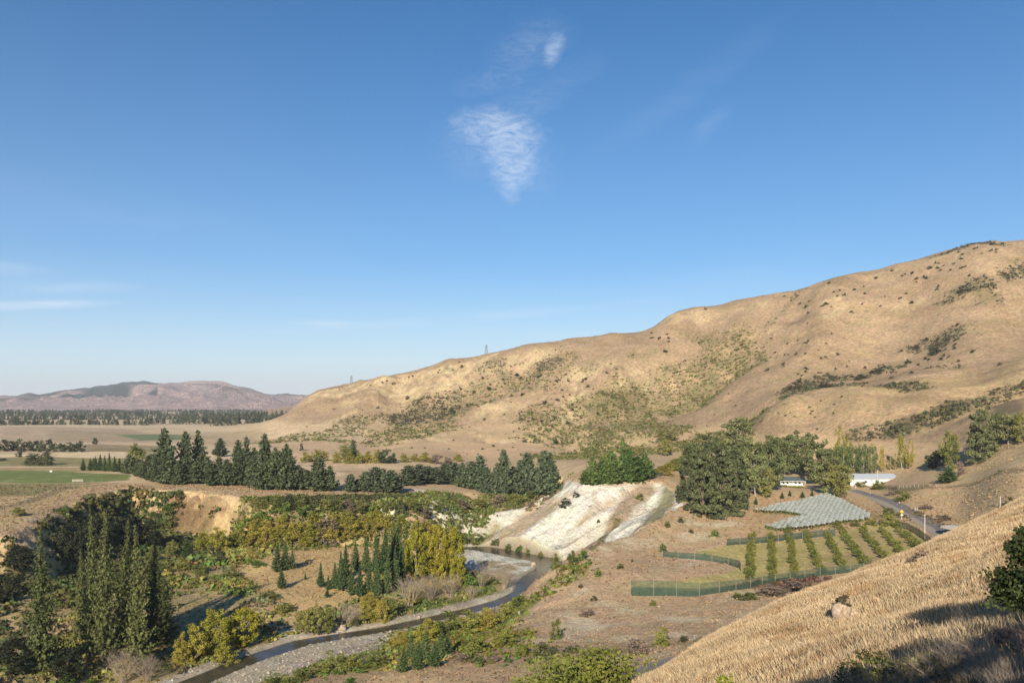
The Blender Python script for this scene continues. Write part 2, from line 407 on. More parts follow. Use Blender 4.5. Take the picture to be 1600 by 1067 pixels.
def poly_sd(x, y, P):
    """signed distance to a polygon, negative inside"""
    x = np.asarray(x, np.float32); y = np.asarray(y, np.float32)
    best = np.full(x.shape, 1e12, np.float32); ins = np.zeros(x.shape, bool)
    n = len(P)
    for i in range(n):
        x1, y1 = P[i]; x2, y2 = P[(i + 1) % n]
        dx, dy = x2 - x1, y2 - y1
        t = np.clip(((x - x1) * dx + (y - y1) * dy) / (dx * dx + dy * dy + 1e-9), 0, 1)
        best = np.minimum(best, (x - x1 - t * dx) ** 2 + (y - y1 - t * dy) ** 2)
        if y1 != y2:
            c = ((y1 > y) != (y2 > y)) & (x < (x2 - x1) * (y - y1) / (y2 - y1) + x1)
            ins ^= c
    d = np.sqrt(best)
    return np.where(ins, -d, d)
def line_d(x, y, P, wid=None):
    """distance to a polyline (and the interpolated width at the nearest point)"""
    best = np.full(np.shape(x), 1e12, np.float32); w = np.zeros(np.shape(x), np.float32)
    for i in range(len(P) - 1):
        x1, y1 = P[i][:2]; x2, y2 = P[i + 1][:2]
        dx, dy = x2 - x1, y2 - y1
        t = np.clip(((x - x1) * dx + (y - y1) * dy) / (dx * dx + dy * dy + 1e-9), 0, 1)
        q = (x - x1 - t * dx) ** 2 + (y - y1 - t * dy) ** 2
        m = q < best
        best = np.where(m, q, best)
        if wid is not None: w = np.where(m, wid[i] + (wid[i + 1] - wid[i]) * t, w)
    return (np.sqrt(best), w) if wid is not None else np.sqrt(best)

WATER = -63.2
RIVER_PX = [(180, 1110), (260, 1084), (330, 1055), (400, 1027), (470, 1004), (530, 994), (600, 983), (680, 966), (740, 952), (790, 938), (815, 925), (822, 912), (828, 902), (852, 890), (868, 882), (848, 874), (800, 865), (755, 857), (725, 856), (695, 860), (665, 866)]
RIVER = [Z(a, b, WATER)[:2] for a, b in RIVER_PX]
RIVER_W = [2.8, 2.8, 2.7, 2.7, 2.6, 2.3, 2.3, 2.4, 2.4, 2.6, 2.3, 2.3, 2.6, 3.6, 4.8, 5.2, 6.0, 5.5, 4, 3, 2]
RIVER_W = [w * 1.0 for w in RIVER_W]

GULLY = [  # relief lines on the hill: points, half-width, depth (negative = rib)
    ([D(1250, 470, 1020), D(1170, 540, 980), D(1100, 600, 930), D(1040, 650, 870), D(1000, 690, 800)], 45, 9),
    ([D(1130, 560, 950), D(1040, 600, 930), D(960, 650, 880), D(900, 690, 820)], 60, 12),
    ([D(1010, 560, 1040), D(960, 590, 990), D(930, 640, 900)], 30, -7),
    ([D(860, 570, 1060), D(780, 600, 1010), D(700, 640, 960), D(640, 680, 880)], 40, 9),
    ([D(740, 560, 1110), D(730, 590, 1060), D(690, 620, 1000)], 30, 6),
    ([D(880, 560, 1070), D(850, 610, 980), D(830, 660, 900), D(800, 688, 850)], 34, -8),
    ([D(600, 600, 1130), D(560, 640, 1030), D(520, 680, 920)], 30, -5),
    ([D(650, 600, 1100), D(620, 640, 1010), D(570, 685, 880)], 30, 6),
    ([D(1330, 450, 1060), D(1290, 520, 950), D(1230, 590, 860), D(1150, 650, 790)], 40, -8),
    ([D(1460, 450, 960), D(1420, 500, 880), D(1380, 580, 800)], 40, 6),
    ([D(1550, 470, 880), D(1540, 500, 840), D(1520, 560, 760)], 36, -4),
    ([D(1500, 580, 700), D(1350, 605, 720), D(1240, 622, 740), D(1170, 668, 760)], 22, 8),
    ([D(1600, 606, 560), D(1520, 632, 545), D(1440, 668, 540), D(1340, 700, 560)], 20, 5),
    ([D(1410, 620, 640), D(1330, 660, 620), D(1260, 700, 600)], 26, -3),
    ([D(1600, 590, 600), D(1500, 620, 590), D(1420, 650, 585)], 26, -3),
]

SPUR = [D(912, 744, 428), D(882, 757, 420), D(850, 776, 410), D(815, 794, 406), D(765, 801, 408), D(725, 800, 410), D(697, 804, 406)]
SPUR2 = [D(915, 756, 396), D(897, 775, 388), D(862, 805, 380), D(815, 838, 374), D(790, 850, 372)]
def PROFX(p): return p > 0.02
def height(x, y):
    x = np.asarray(x, float); y = np.asarray(y, float)
    u = U(x, y)
    far = sstep(1500, 1900, y)
    u = u * (1 - far) + (-40.0) * far
    hill = sstep(-34, 10, u) * (1 - far)
    for P, w, dep in GULLY:
        w2 = w * 2.2
        xs = [p[0] for p in P]; ys = [p[1] for p in P]
        m = (x > min(xs) - w2) & (x < max(xs) + w2) & (y > min(ys) - w2) & (y < max(ys) + w2)
        if not m.any(): continue
        wob = fbm(x[m], y[m], 60, 2, 9) * w * 0.35
        d = line_d(x[m] + wob, y[m] - wob, P)
        u[m] -= dep * np.exp(-(d / w) ** 2 * 1.6) * (0.25 + 0.75 * hill[m])
    # erosion ribs running down the hill face
    a = R(28)
    xr = x * math.cos(a) + y * math.sin(a); yr = -x * math.sin(a) + y * math.cos(a)
    wx = xr + fbm(x, y, 90, 3, 3) * 30
    rib = ridged(wx, yr * 0.33, 70, 3, 5) - 0.45
    rib2 = ridged(wx + 40, yr * 0.4, 22, 3, 12) - 0.45
    farhill = sstep(720, 860, y)
    u = u + hill * (rib * (2.5 + 2.4 * farhill) + rib2 * (0.4 + 1.5 * farhill) + (ridged(wx, yr * .5, 9, 3, 15) - .45) * 1.1 * farhill)
    u = u + fbm(x, y, 35, 4, 20) * (0.35 + 0.9 * hill)
    # valley
    sdv = poly_sd(x, y, VALLEY)
    near = sstep(520, 380, y)
    jag = fbm(x, y, 30, 4, 30) * 7 + ridged(x * 1.3, y, 14, 3, 33) * 5 - 2.5
    left = sstep(-70, -100, x)
    smoothzone = sstep(300, 270, y) * sstep(-40, 10, x)
    jag = jag * (1 - 0.35 * smoothzone)
    s = sdv + jag * 0.8
    # chalk cliff 34 m wide, rocky scarp narrow, lower bank wide
    width = 9 + 0 * x
    width = width * (1 - smoothzone) + 34 * smoothzone
    chalk = np.exp(-(((x - 38) / 62) ** 4 + ((y - 365) / 58) ** 4))
    width = width * (1 - chalk) + 44 * chalk
    gent = sstep(-104, -92, x) * sstep(20, 0, x) * sstep(340, 370, y)
    width = width * (1 - gent) + 26 * gent
    leftwall = sstep(-120, -150, x) * sstep(430, 400, y)
    width = width * (1 - leftwall) + 20 * leftwall
    tt = np.clip(-s / width, 0, 1)
    prof = np.where(chalk > 0.5, tt ** 0.9, tt * tt * (3 - 2 * tt))
    fl = F(x, y) + fbm(x, y, 24, 4, 40) * 0.9
    fl = fl + 3.0 * left * fbm(x, y, 40, 3, 43)
    dr, wr = line_d(x, y, RIVER, RIVER_W)
    bed = sstep(26, 6, dr - wr) * 1.0
    fl = fl * (1 - bed) + (-62.75 + 0.25 * fbm(x, y, 7, 3, 44)) * bed
    h = u * (1 - prof) + np.minimum(fl, u) * prof
    # gullied chalk: rills
    rill = ridged(.45 * x - .89 * y + 2 * fbm(x, y, 12, 2, 51), (.89 * x + .45 * y) * 0.14, 8, 4, 50) - 0.4
    bodymask = np.clip(4 * tt * (1 - tt), 0, 1)
    h = h + rill * bodymask * (0.9 + 3.0 * chalk)
    crag = fbm(x, y, 11, 4, 52) * bodymask * sstep(340, 380, y) * (1 - chalk) * sstep(-80, -100, x)
    cleft = ridged(x * 1.0, y * .25, 16, 3, 57)
    h = h + crag * 5.0 - 4.0 * sstep(.62, .85, cleft) * bodymask * sstep(370, 390, y) * sstep(-80, -100, x) * (1 - chalk)
    # the chalk spur that runs down from the terrace into the valley
    cz = np.full(x.shape, -200.0)
    for i in range(len(SPUR) - 1):
        x1, y1, z1 = SPUR[i]; x2, y2, z2 = SPUR[i + 1]
        dx, dy = x2 - x1, y2 - y1
        t = np.clip(((x - x1) * dx + (y - y1) * dy) / (dx * dx + dy * dy), 0, 1)
        dist = np.hypot(x - x1 - t * dx, y - y1 - t * dy)
        cz = np.maximum(cz, z1 + (z2 - z1) * t - np.sqrt(dist ** 2 + 4) * .72 + 1.4 + (rill + .05) * 1.6 * np.clip(dist / 8, 0, 1))
    for i in range(len(SPUR2) - 1):
        x1, y1, z1 = SPUR2[i]; x2, y2, z2 = SPUR2[i + 1]
        dx, dy = x2 - x1, y2 - y1
        t = np.clip(((x - x1) * dx + (y - y1) * dy) / (dx * dx + dy * dy), 0, 1)
        dist = np.hypot(x - x1 - t * dx, y - y1 - t * dy)
        cz = np.maximum(cz, z1 + (z2 - z1) * t - np.sqrt(dist ** 2 + 9) * .52 + 1.8 + (rill + .05) * 2.0 * np.clip(dist / 8, 0, 1))
    sp = (cz > h) & (PROFX(prof))
    h = np.where(sp, cz, h)
    ch = sstep(1.6, -0.6, dr - wr)
    h = h * (1 - ch) + (WATER - 0.9) * ch
    # plain swells
    h = h + 0.5 * fbm(x, y, 120, 3, 60) * (1 - prof) * (1 - hill) * sstep(520, 700, y)
    return h, prof, hill, chalk, dr - wr, sdv

NC, NR, NF = 770, 620, 40
tcol = np.linspace(-0.80, 0.80, NC)
_l = np.linspace(math.log(96), math.log(1700), 4000); _w = np.cumsum(np.where((_l > math.log(325)) & (_l < math.log(432)), 2.5, 1.0)); _w = (_w - _w[0]) / (_w[-1] - _w[0])
yrow = np.concatenate([np.exp(np.interp(np.linspace(0, 1, NR), _w, _l)), np.exp(np.linspace(math.log(1700), math.log(12000), NF + 1))[1:]])
TT, YY = np.meshgrid(tcol, yrow)
XX = TT * YY
HH, PROF, HILL, CHALK, RD, SDV = height(XX, YY)
PYG = HY - FX * HH / YY                       # where each ground point stands in the view, for finding spots
PMIN = np.minimum.accumulate(PYG, axis=0)

def ground(x, y):
    t = x / y
    i = np.clip((t - tcol[0]) / (tcol[1] - tcol[0]), 0, NC - 1.001)
    j = np.interp(y, yrow, np.arange(len(yrow)))
    j = np.clip(j, 0, len(yrow) - 1.001)
    i0 = np.floor(i).astype(int); j0 = np.floor(j).astype(int); fi = i - i0; fj = j - j0
    return (HH[j0, i0] * (1 - fi) + HH[j0, i0 + 1] * fi) * (1 - fj) + (HH[j0 + 1, i0] * (1 - fi) + HH[j0 + 1, i0 + 1] * fi) * fj
def hit(px, py):
    """where the line of sight through a spot of the photograph meets the ground"""
    t = (px - CX) / FX
    i = int(np.clip(round((t - tcol[0]) / (tcol[1] - tcol[0])), 0, NC - 1))
    col = PMIN[:, i]
    j = int(np.argmax(col <= py)) if (col <= py).any() else len(yrow) - 1
    if j > 0 and col[j - 1] > col[j]:
        f = np.clip((col[j - 1] - py) / (col[j - 1] - col[j]), 0, 1)
        y = yrow[j - 1] + (yrow[j] - yrow[j - 1]) * f
    else: y = yrow[j]
    y = float(min(y, 11000)); x = float(t * y)
    return x, y, float(ground(np.array([x]), np.array([y]))[0])

# ------------------------------------------------------------------ ground colours (base colours of grass, soil, rock)
def lerp(c, new, m):
    return c * (1 - m[..., None]) + np.array(new, np.float32) * m[..., None]
C_HILL = (0.418, 0.290, 0.182); C_GOLD = (0.52, 0.365, 0.200); C_ROCK = (0.66, 0.50, 0.29); C_CHALK = (0.82, 0.77, 0.67)
C_SCRUB = (0.20, 0.175, 0.085); C_BROWN = (0.54, 0.375, 0.235); C_GREEN = (0.11, 0.135, 0.035); C_GRAVEL = (0.46, 0.385, 0.29)
n40 = fbm(XX, YY, 60, 4, 1); n12 = fbm(XX, YY, 14, 4, 2); n5 = fbm(XX, YY, 5, 3, 4); n200 = fbm(XX, YY, 220, 3, 6)
CC = np.empty(XX.shape + (3,), np.float32); CC[:] = (0.56, 0.395, 0.23)
SCR = np.zeros(XX.shape, np.float32)          # density of scrub growing on the ground
SCRC = np.empty(XX.shape + (3,), np.float32); SCRC[:] = (0.085, 0.085, 0.035)
REG = np.zeros(XX.shape, np.int8)             # 0 terrace, 1 hillside, 2 plain, 3 valley floor, 4 cliff
# plain
plain = (YY > 430) & (TT < -0.17) | (YY > 1500)
CC = lerp(CC, (0.64, 0.475, 0.30), plain * 1.0)
CC = lerp(CC, C_HILL, sstep(0.02, 0.3, HILL))
CC = lerp(CC, (0.375, 0.26, 0.155), sstep(-0.05, 0.6, n40) * HILL * 0.7)
CC = lerp(CC, C_GOLD, sstep(730, 650, YY) * HILL * (TT > 0.22))
_st = fbm(XX * .8 + YY * .5, (YY - XX * .6) * .22, 13, 4, 41)
CC = lerp(CC, (0.56, 0.39, 0.22), sstep(.12, .5, _st) * HILL * .5)
CC = lerp(CC, (0.30, 0.20, 0.11), sstep(.10, .5, fbm(XX * .8 + YY * .5, (YY - XX * .6) * .25, 18, 4, 45)) * HILL * .5)
CC = lerp(CC, (0.24, 0.20, 0.09), sstep(.25, .5, fbm(XX, YY, 30, 5, 47)) * HILL * (YY > 800) * .35)
vf = sstep(0.2, 0.9, PROF)
CC = lerp(CC, (0.34, 0.27, 0.12), vf * 0.9)
CC = lerp(CC, (0.19, 0.19, 0.065), vf * sstep(-0.1, 0.4, n12 + n40 * 0.5) * 0.8)
REG[:] = 0
REG[plain] = 2
REG[HILL > 0.12] = 1
REG[(PROF > 0.05)] = 3

def region(pts): return np.array([hit(a, b)[:2] for a, b in pts])
def pmask(pts, soft=3.0, wob=4.0, wscale=14, s=8, world=False):
    P = np.array(pts, float) if world else region(pts)
    m = np.zeros(XX.shape, np.float32); pad = soft + wob + 2
    sel = (XX > P[:, 0].min() - pad) & (XX < P[:, 0].max() + pad) & (YY > P[:, 1].min() - pad) & (YY < P[:, 1].max() + pad)
    if sel.any():
        d = poly_sd(XX[sel], YY[sel], P) + wob * fbm(XX[sel], YY[sel], wscale, 3, s)
        m[sel] = sstep(soft, -soft, d)
    return m
def lmask(pts, r, soft=0.5, wob=0.6, wscale=12, s=8):
    P = region(pts); m = np.zeros(XX.shape, np.float32); pad = r * 2.5
    sel = (XX > P[:, 0].min() - pad) & (XX < P[:, 0].max() + pad) & (YY > P[:, 1].min() - pad) & (YY < P[:, 1].max() + pad)
    if sel.any():
        d = line_d(XX[sel], YY[sel], P) / r + wob * fbm(XX[sel], YY[sel], wscale, 4, s)
        m[sel] = sstep(1 + soft, 1 - soft, d)
    return m
def paint(col, m):
    global CC
    CC = lerp(CC, col, np.clip(m, 0, 1))

# ---- the plain: paddocks
paint((0.47, 0.34, 0.24), pmask([(0, 667), (190, 667), (300, 692), (0, 692)], 8, 4) * (0.8))
paint((0.30, 0.25, 0.13), pmask([(80, 672), (200, 675), (230, 690), (75, 688)], 12, 10) * .5)
paint((0.12, 0.19, 0.075), pmask([(185, 679), (260, 678), (348, 681), (330, 686), (215, 688)], 5, 6))
paint((0.17, 0.17, 0.075), pmask([(150, 668), (260, 668), (300, 671), (240, 672)], 10, 10) * .7)
paint((0.50, 0.37, 0.22), pmask([(290, 672), (400, 672), (420, 682), (360, 700), (300, 690)], 6, 6) * .8)
paint((0.72, 0.56, 0.36), pmask([(0, 664), (300, 663), (400, 668), (0, 666)], 6, 4) * .7)
paint((0.52, 0.40, 0.26), lmask([(52, 666), (78, 692)], 3.5, .3, .1))
paint((0.24, 0.19, 0.10), pmask([(130, 694), (280, 697), (270, 706), (120, 704)], 4, 6) * .8)
paint((0.16, 0.15, 0.055), pmask([(150, 700), (250, 703), (240, 712), (140, 708)], 4, 8) * .5)
paint((0.78, 0.60, 0.37), pmask([(85, 706), (195, 706), (200, 715), (90, 715)], 1.5, 1.5))
paint((0.78, 0.60, 0.37), pmask([(-60, 709), (40, 709), (40, 714), (-60, 714)], 1.5, 1.5))
paint((0.78, 0.60, 0.37), pmask([(280, 709), (365, 709), (365, 718), (280, 718)], 1.5, 1.5))
paint((0.22, 0.21, 0.07), pmask([(-200, 715), (90, 714), (200, 716), (190, 728), (-200, 728)], 3, 4) * .9)
paint((0.40, 0.29, 0.145), pmask([(-200, 730), (210, 730), (210, 737), (-200, 735)], 1.5, 2))
paint((0.13, 0.20, 0.04), pmask([(-300, 735), (90, 735), (205, 742), (200, 750), (110, 755), (-300, 753)], 1.2, 2.0, 25))
paint((0.27, 0.24, 0.10), pmask([(-300, 754), (110, 755), (180, 752), (120, 760), (60, 775), (-300, 780)], 1.5, 2))
paint((0.56, 0.41, 0.22), pmask([(-300, 778), (60, 775), (118, 760), (150, 760), (60, 800), (20, 822), (-300, 850)], 2, 3))
paint((0.25, 0.19, 0.11), lmask([(-100, 815), (40, 785), (100, 763), (180, 755)], 3.0, .5, .3) * .8)
paint((0.56, 0.44, 0.29), lmask([(-100, 807), (40, 780), (95, 760), (150, 756), (225, 754)], 1.1, .5, .3) * .7)
# ---- middle fields
paint((0.70, 0.51, 0.31), pmask([(460, 717), (560, 716), (690, 723), (690, 731), (640, 740), (540, 748), (500, 735)], 2, 3) * .9)
paint((0.40, 0.27, 0.16), pmask([(530, 735), (640, 733), (640, 745), (540, 755)], 3, 5) * .6)
paint((0.60, 0.41, 0.25), pmask([(400, 692), (620, 691), (900, 690), (900, 712), (840, 712), (720, 714), (600, 706), (440, 716)], 3, 3) * .8)
paint((0.62, 0.47, 0.28), lmask([(440, 693), (560, 690), (700, 692), (830, 692), (1000, 688)], 3.0, .5, .6) * .7)
# ---- hill: rock bands and scrub
ROCKM = np.zeros(XX.shape, np.float32)
for pts, r, k in (([(500, 613), (560, 608), (640, 598), (700, 583), (760, 568)], 26, .85), ([(560, 622), (620, 612), (690, 600), (740, 590)], 20, .8), ([(740, 572), (800, 565), (840, 556)], 22, .7),
                  ([(560, 640), (530, 655), (505, 664)], 5, .9), ([(640, 620), (690, 612)], 20, .7), ([(900, 582), (960, 575), (1000, 592)], 20, .65), ([(960, 600), (1000, 605)], 16, .8),
                  ([(880, 650), (900, 630), (925, 625)], 14, .9), ([(745, 650), (765, 632), (780, 640)], 10, .8), ([(640, 690), (655, 678), (670, 685), (690, 688)], 8, 1), ([(735, 688), (755, 680), (760, 690), (800, 690)], 6, .9),
                  ([(830, 690), (850, 678), (870, 680), (880, 690)], 9, 1), ([(690, 690), (700, 672), (715, 668)], 8, .6), ([(560, 690), (600, 688)], 5, .7), ([(1320, 480), (1300, 488)], 10, .5),
                  ([(1070, 492), (1120, 488), (1180, 478)], 14, .35), ([(840, 545), (880, 548)], 14, .5), ([(500, 600), (560, 604)], 14, .5), ([(1380, 425), (1500, 395)], 9, .3),
                  ([(600, 660), (660, 650), (700, 640)], 12, .3), ([(800, 640), (840, 620), (880, 600)], 22, .35), ([(590, 630), (640, 640)], 12, .3), ([(520, 612), (600, 600), (680, 585), (740, 572)], 14, 1.0), ([(905, 640), (885, 655), (870, 668)], 9, 1.0), ([(915, 615), (905, 600), (925, 590)], 12, .8), ([(980, 600), (965, 585)], 12, .9), ([(1040, 500), (1080, 490)], 9, .5), ([(770, 640), (790, 625)], 7, .8), ([(665, 600), (700, 595), (730, 605)], 12, .8), ([(790, 575), (810, 570)], 9, .8), ([(740, 600), (760, 592)], 9, .8), ([(760, 688), (740, 676), (748, 668)], 4, .9), ([(830, 688), (850, 684)], 5, 1), ([(1200, 520), (1230, 510)], 6, .4), ([(1390, 480), (1440, 470)], 6, .35), ([(1290, 470), (1310, 465)], 5, .5)):
    m = lmask(pts, r, .5, 1.2, 22, 15)
    paint(C_ROCK, m * min(1, k * 1.15) * sstep(-0.45, 0.15, n12 + n5 * 0.7))
    ROCKM = np.maximum(ROCKM, m * k)
paint((0.36, 0.27, 0.16), ROCKM * sstep(.1, .4, fbm(XX, YY * .4, 9, 3, 93)) * .6)
def scrub(pts, r, k=1.0, col=(0.085, 0.085, 0.035), gc=C_SCRUB, wob=1.2, soft=.5, paintk=0.75, wscale=30, s=18):
    global SCR, SCRC
    m = lmask(pts, r, soft, wob, wscale, s) * k
    mm = m * sstep(-0.5, 0.3, n12 + 0.5 * n5)
    paint(gc, mm * paintk)
    take = m > SCR
    SCR = np.maximum(SCR, m)
    SCRC[take] = col
DK = (0.075, 0.072, 0.040); GY = (0.108, 0.102, 0.058); OL = (0.13, 0.135, 0.04)
scrub([(850, 585), (800, 605), (740, 618), (690, 640), (650, 665), (610, 685)], 40, .62, OL)
scrub([(700, 625), (660, 645), (640, 655)], 26, .85, DK)
scrub([(640, 650), (560, 655), (520, 680), (430, 688)], 20, .5, OL)
scrub([(760, 570), (790, 590), (740, 600)], 18, .6, GY)
scrub([(840, 575), (860, 570)], 16, .8, GY)
scrub([(1130, 575), (1060, 605), (1000, 640), (950, 670), (890, 680)], 50, .75, OL, (0.20, 0.17, 0.075))
scrub([(880, 650), (960, 660), (1020, 680)], 40, .65, OL, (0.20, 0.17, 0.075))
scrub([(1140, 572), (1090, 610), (1070, 640)], 9, .7, GY)
scrub([(1250, 455), (1200, 510), (1160, 560)], 5, .5, GY)
scrub([(1235, 612), (1260, 598), (1300, 592), (1370, 580), (1400, 575)], 12, .8, DK)
scrub([(1225, 622), (1280, 605), (1340, 600)], 10, .9, (0.09, 0.10, 0.045))
scrub([(1200, 640), (1170, 660)], 5, .9, OL)
scrub([(1380, 603), (1440, 608)], 8, .8, GY, wob=.8)
scrub([(1340, 680), (1390, 672), (1420, 665)], 9, 1, GY, (0.19, 0.14, 0.09), wob=.8)
scrub([(1400, 672), (1450, 655), (1500, 638)], 9, 1.1, (0.085, 0.088, 0.045), (0.13, 0.12, 0.06), wob=.7)
scrub([(1480, 636), (1520, 624)], 4, .8, GY)
scrub([(1530, 628), (1570, 615), (1620, 600)], 9, 1, GY, (0.17, 0.13, 0.08), wob=.7)
scrub([(1450, 540), (1490, 525)], 14, .9, DK); scrub([(1500, 460), (1530, 445)], 14, .9, DK); scrub([(1570, 430), (1610, 415)], 12, 1, DK)
scrub([(1465, 400), (1530, 380), (1560, 382)], 9, .8, DK); scrub([(1450, 575), (1500, 572)], 9, .7, DK)
scrub([(1530, 470), (1545, 465)], 10, .5, (0.13, 0.12, 0.10))
# ---- back of the valley, between the road bench and the farm trees
scrub([(880, 715), (960, 700), (1040, 705), (1100, 690), (1160, 680)], 24, .9, OL, (0.17, 0.16, 0.06))
scrub([(440, 690), (500, 688), (540, 690)], 12, .6, OL)
paint((0.66, 0.48, 0.27), pmask([(888, 700), (960, 694), (965, 706), (930, 715), (900, 712)], 2, 5) * .9)
paint((0.64, 0.48, 0.28), pmask([(862, 745), (880, 712), (905, 735), (900, 752), (880, 750)], 3, 6) * .9)
paint((0.62, 0.46, 0.28), pmask([(1045, 722), (1075, 708), (1085, 716), (1060, 726)], 3, 5) * .7)
scrub([(660, 795), (720, 790), (780, 788), (830, 780)], 16, 1.0, (0.14, 0.155, 0.045), (0.18, 0.17, 0.07), wob=.7)
scrub([(700, 782), (790, 780), (850, 774)], 10, .8, (0.17, 0.13, 0.075), (0.2, 0.17, 0.08), wob=.7)
# ---- farm terrace
paint((0.56, 0.385, 0.22), pmask([(1100, 800), (1200, 762), (1310, 758), (1340, 790), (1400, 815), (1200, 845), (1040, 860)], 3, 4) * .7)
paint((0.62, 0.44, 0.25), pmask([(1400, 790), (1490, 745), (1620, 720), (1640, 860), (1520, 850), (1450, 800)], 3, 4) * .8)
paint((0.66, 0.47, 0.26), pmask([(1500, 742), (1600, 692), (1640, 680), (1640, 720), (1560, 745), (1480, 755)], 2, 3) * .8)
paint((0.28, 0.21, 0.12), pmask([(1550, 640), (1580, 622), (1600, 640), (1620, 655), (1585, 662), (1555, 655)], 1.5, 1) * .8)
paint((0.26, 0.20, 0.11), lmask([(1380, 758), (1430, 765), (1500, 758), (1600, 735)], 1.6, .5, .4) * .7)
paint((0.22, 0.20, 0.10), lmask([(1380, 760), (1440, 762)], 4, .5, .4) * .6)
paint((0.66, 0.52, 0.35), pmask([(1500, 838), (1512, 832), (1530, 838), (1505, 848)], 1.2, 1))
paint((0.33, 0.24, 0.13), lmask([(1310, 775), (1350, 800), (1400, 818)], 3.0, .5, .4) * .7)
ORCH = [(986, 929), (1070, 929), (1165, 917), (1250, 900), (1340, 892), (1400, 880), (1458, 858), (1440, 832), (1400, 812), (1340, 822), (1300, 838), (1180, 848), (1140, 850), (1085, 862), (1160, 880), (1130, 897), (1060, 908), (988, 910)]
mo = pmask(ORCH, 1.0, 0.6)
paint((0.44, 0.36, 0.13), mo * .95)
ORP = region([(1171, 903), (1176, 839)])
# mown strips between the tree rows
st = np.sin(XX * 2 * math.pi / 1.9 + 0.3 * fbm(XX, YY, 20, 2, 3)) * 0.5 + 0.5
paint((0.66, 0.53, 0.26), mo * st * .6 * sstep(-0.5, .2, n5))
paint((0.20, 0.19, 0.06), mo * sstep(0.2, .7, n12) * .5)
paint((0.44, 0.30, 0.18), pmask([(1250, 905), (1370, 890), (1460, 855), (1430, 825), (1340, 830), (1290, 850)], 3, 3) * mo * .5 * sstep(-.3, .3, n5))
mound = pmask([(985, 903), (1060, 903), (1130, 893), (1155, 882), (1120, 875), (1040, 872), (1000, 875), (970, 895)], 1.5, 2)
paint((0.58, 0.42, 0.28), mound * .8)
# ---- scarred dry ground on the near side
dry = sstep(-0.02, 0.05, PROF * 0 + ((YY < 300) & (XX > -12) & (PROF < 0.6)).astype(float)) * (1 - mo) * (XX < 75)
paint(C_BROWN, dry * .75)
for pts, r in (([(945, 942), (985, 955)], 3.0), ([(900, 975), (935, 978)], 3.2), ([(1040, 965), (1110, 968)], 2.6), ([(1050, 990), (1080, 996)], 2.4), ([(960, 845), (1010, 850)], 4), ([(975, 995), (985, 1000)], 2), ([(1170, 960), (1200, 985)], 3), ([(1080, 838), (1100, 838)], 5),
               ([(1085, 818), (1110, 820)], 4.2), ([(1130, 820), (1150, 817)], 2.5), ([(1145, 846), (1165, 842)], 3), ([(1240, 948), (1270, 945)], 3), ([(920, 920), (900, 930)], 1.5)):
    paint((0.66, 0.53, 0.36), lmask(pts, r, .7, 1.2, 6, 22) * .8)
paint((0.68, 0.55, 0.38), dry * sstep(.22, .55, fbm(XX, YY, 13, 4, 31)) * .75)
paint((0.42, 0.27, 0.17), dry * sstep(.1, .5, fbm(XX, YY, 16, 4, 35)) * .55)
paint((0.30, 0.17, 0.11), pmask([(1140, 915), (1250, 905), (1290, 900), (1300, 915), (1200, 925)], 2, 2) * .5)
scrub([(800, 1010), (760, 1000), (700, 990), (640, 1000)], 10, 1.0, (0.14, 0.145, 0.03), (0.12, 0.12, 0.04))
scrub([(905, 888), (870, 912), (835, 935), (800, 960)], 5, 1.0, (0.14, 0.15, 0.035), (0.12, 0.12, 0.04), wob=.7)
scrub([(780, 1030), (860, 1020), (930, 1020)], 6, .8, (0.10, 0.11, 0.035), wob=.7)
scrub([(1170, 915), (1230, 910), (1290, 905)], 3.0, .9, (0.13, 0.075, 0.055), (0.2, 0.12, 0.08), wob=.6)
scrub([(990, 1012), (1060, 1005), (1150, 1000), (1240, 990)], 3.0, .45, GY)
scrub([(1410, 800), (1460, 820), (1510, 835)], 3.5, .7, (0.15, 0.115, 0.06), (0.25, 0.18, 0.1))
scrub([(400, 795), (460, 792), (530, 788), (600, 790), (650, 788)], 15, .9, (0.15, 0.165, 0.045), (0.14, 0.13, 0.055), wob=.5)
scrub([(420, 782), (520, 780), (640, 778)], 7, 1.0, (0.08, 0.09, 0.035), (0.14, 0.12, 0.055), wob=.5)
# ---- cliffs
cliffm = np.clip(4.2 * PROF * (1 - PROF), 0, 1) * sstep(1.0, 4.0, -SDV)
rocky = cliffm * (YY > 330) * sstep(-92, -102, XX)
paint((0.33, 0.215, 0.115), rocky * .9)
paint((0.52, 0.36, 0.19), rocky * sstep(.0, .45, n12 + .5 * n5) * .7)
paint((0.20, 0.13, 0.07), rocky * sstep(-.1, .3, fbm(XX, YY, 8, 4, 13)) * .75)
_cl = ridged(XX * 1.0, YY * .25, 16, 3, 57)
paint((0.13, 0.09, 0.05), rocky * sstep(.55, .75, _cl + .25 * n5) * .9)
paint((0.72, 0.52, 0.28), rocky * sstep(.15, .4, fbm(XX, YY, 6, 3, 17)) * .8)
SPD = line_d(XX, YY, [p[:2] for p in SPUR])
front = sstep(-2, 6, np.interp(XX, [-60, -29, 0, 20, 32, 50, 60], [408, 408, 408, 416, 428, 450, 460]) - YY + 3 * n5)
chm = np.maximum(sstep(.30, .6, CHALK), sstep(22, 15, SPD)) * np.maximum(sstep(0.015, 0.06, PROF), 0) * sstep(1.0, 2.5, RD) * front * np.maximum(sstep(-36, -31, XX), 0)
streak = ridged(.45 * XX - .89 * YY + 2 * fbm(XX, YY, 12, 2, 51), (.89 * XX + .45 * YY) * 0.14, 8, 4, 50)
streak2 = fbm(.45 * XX - .89 * YY, (.89 * XX + .45 * YY) * 0.16, 5, 4, 53)
paint(C_CHALK, chm * sstep(0.05, 0.25, streak + 0.15 * n5))
paint((0.56, 0.49, 0.39), chm * sstep(.12, .5, streak2) * .5)
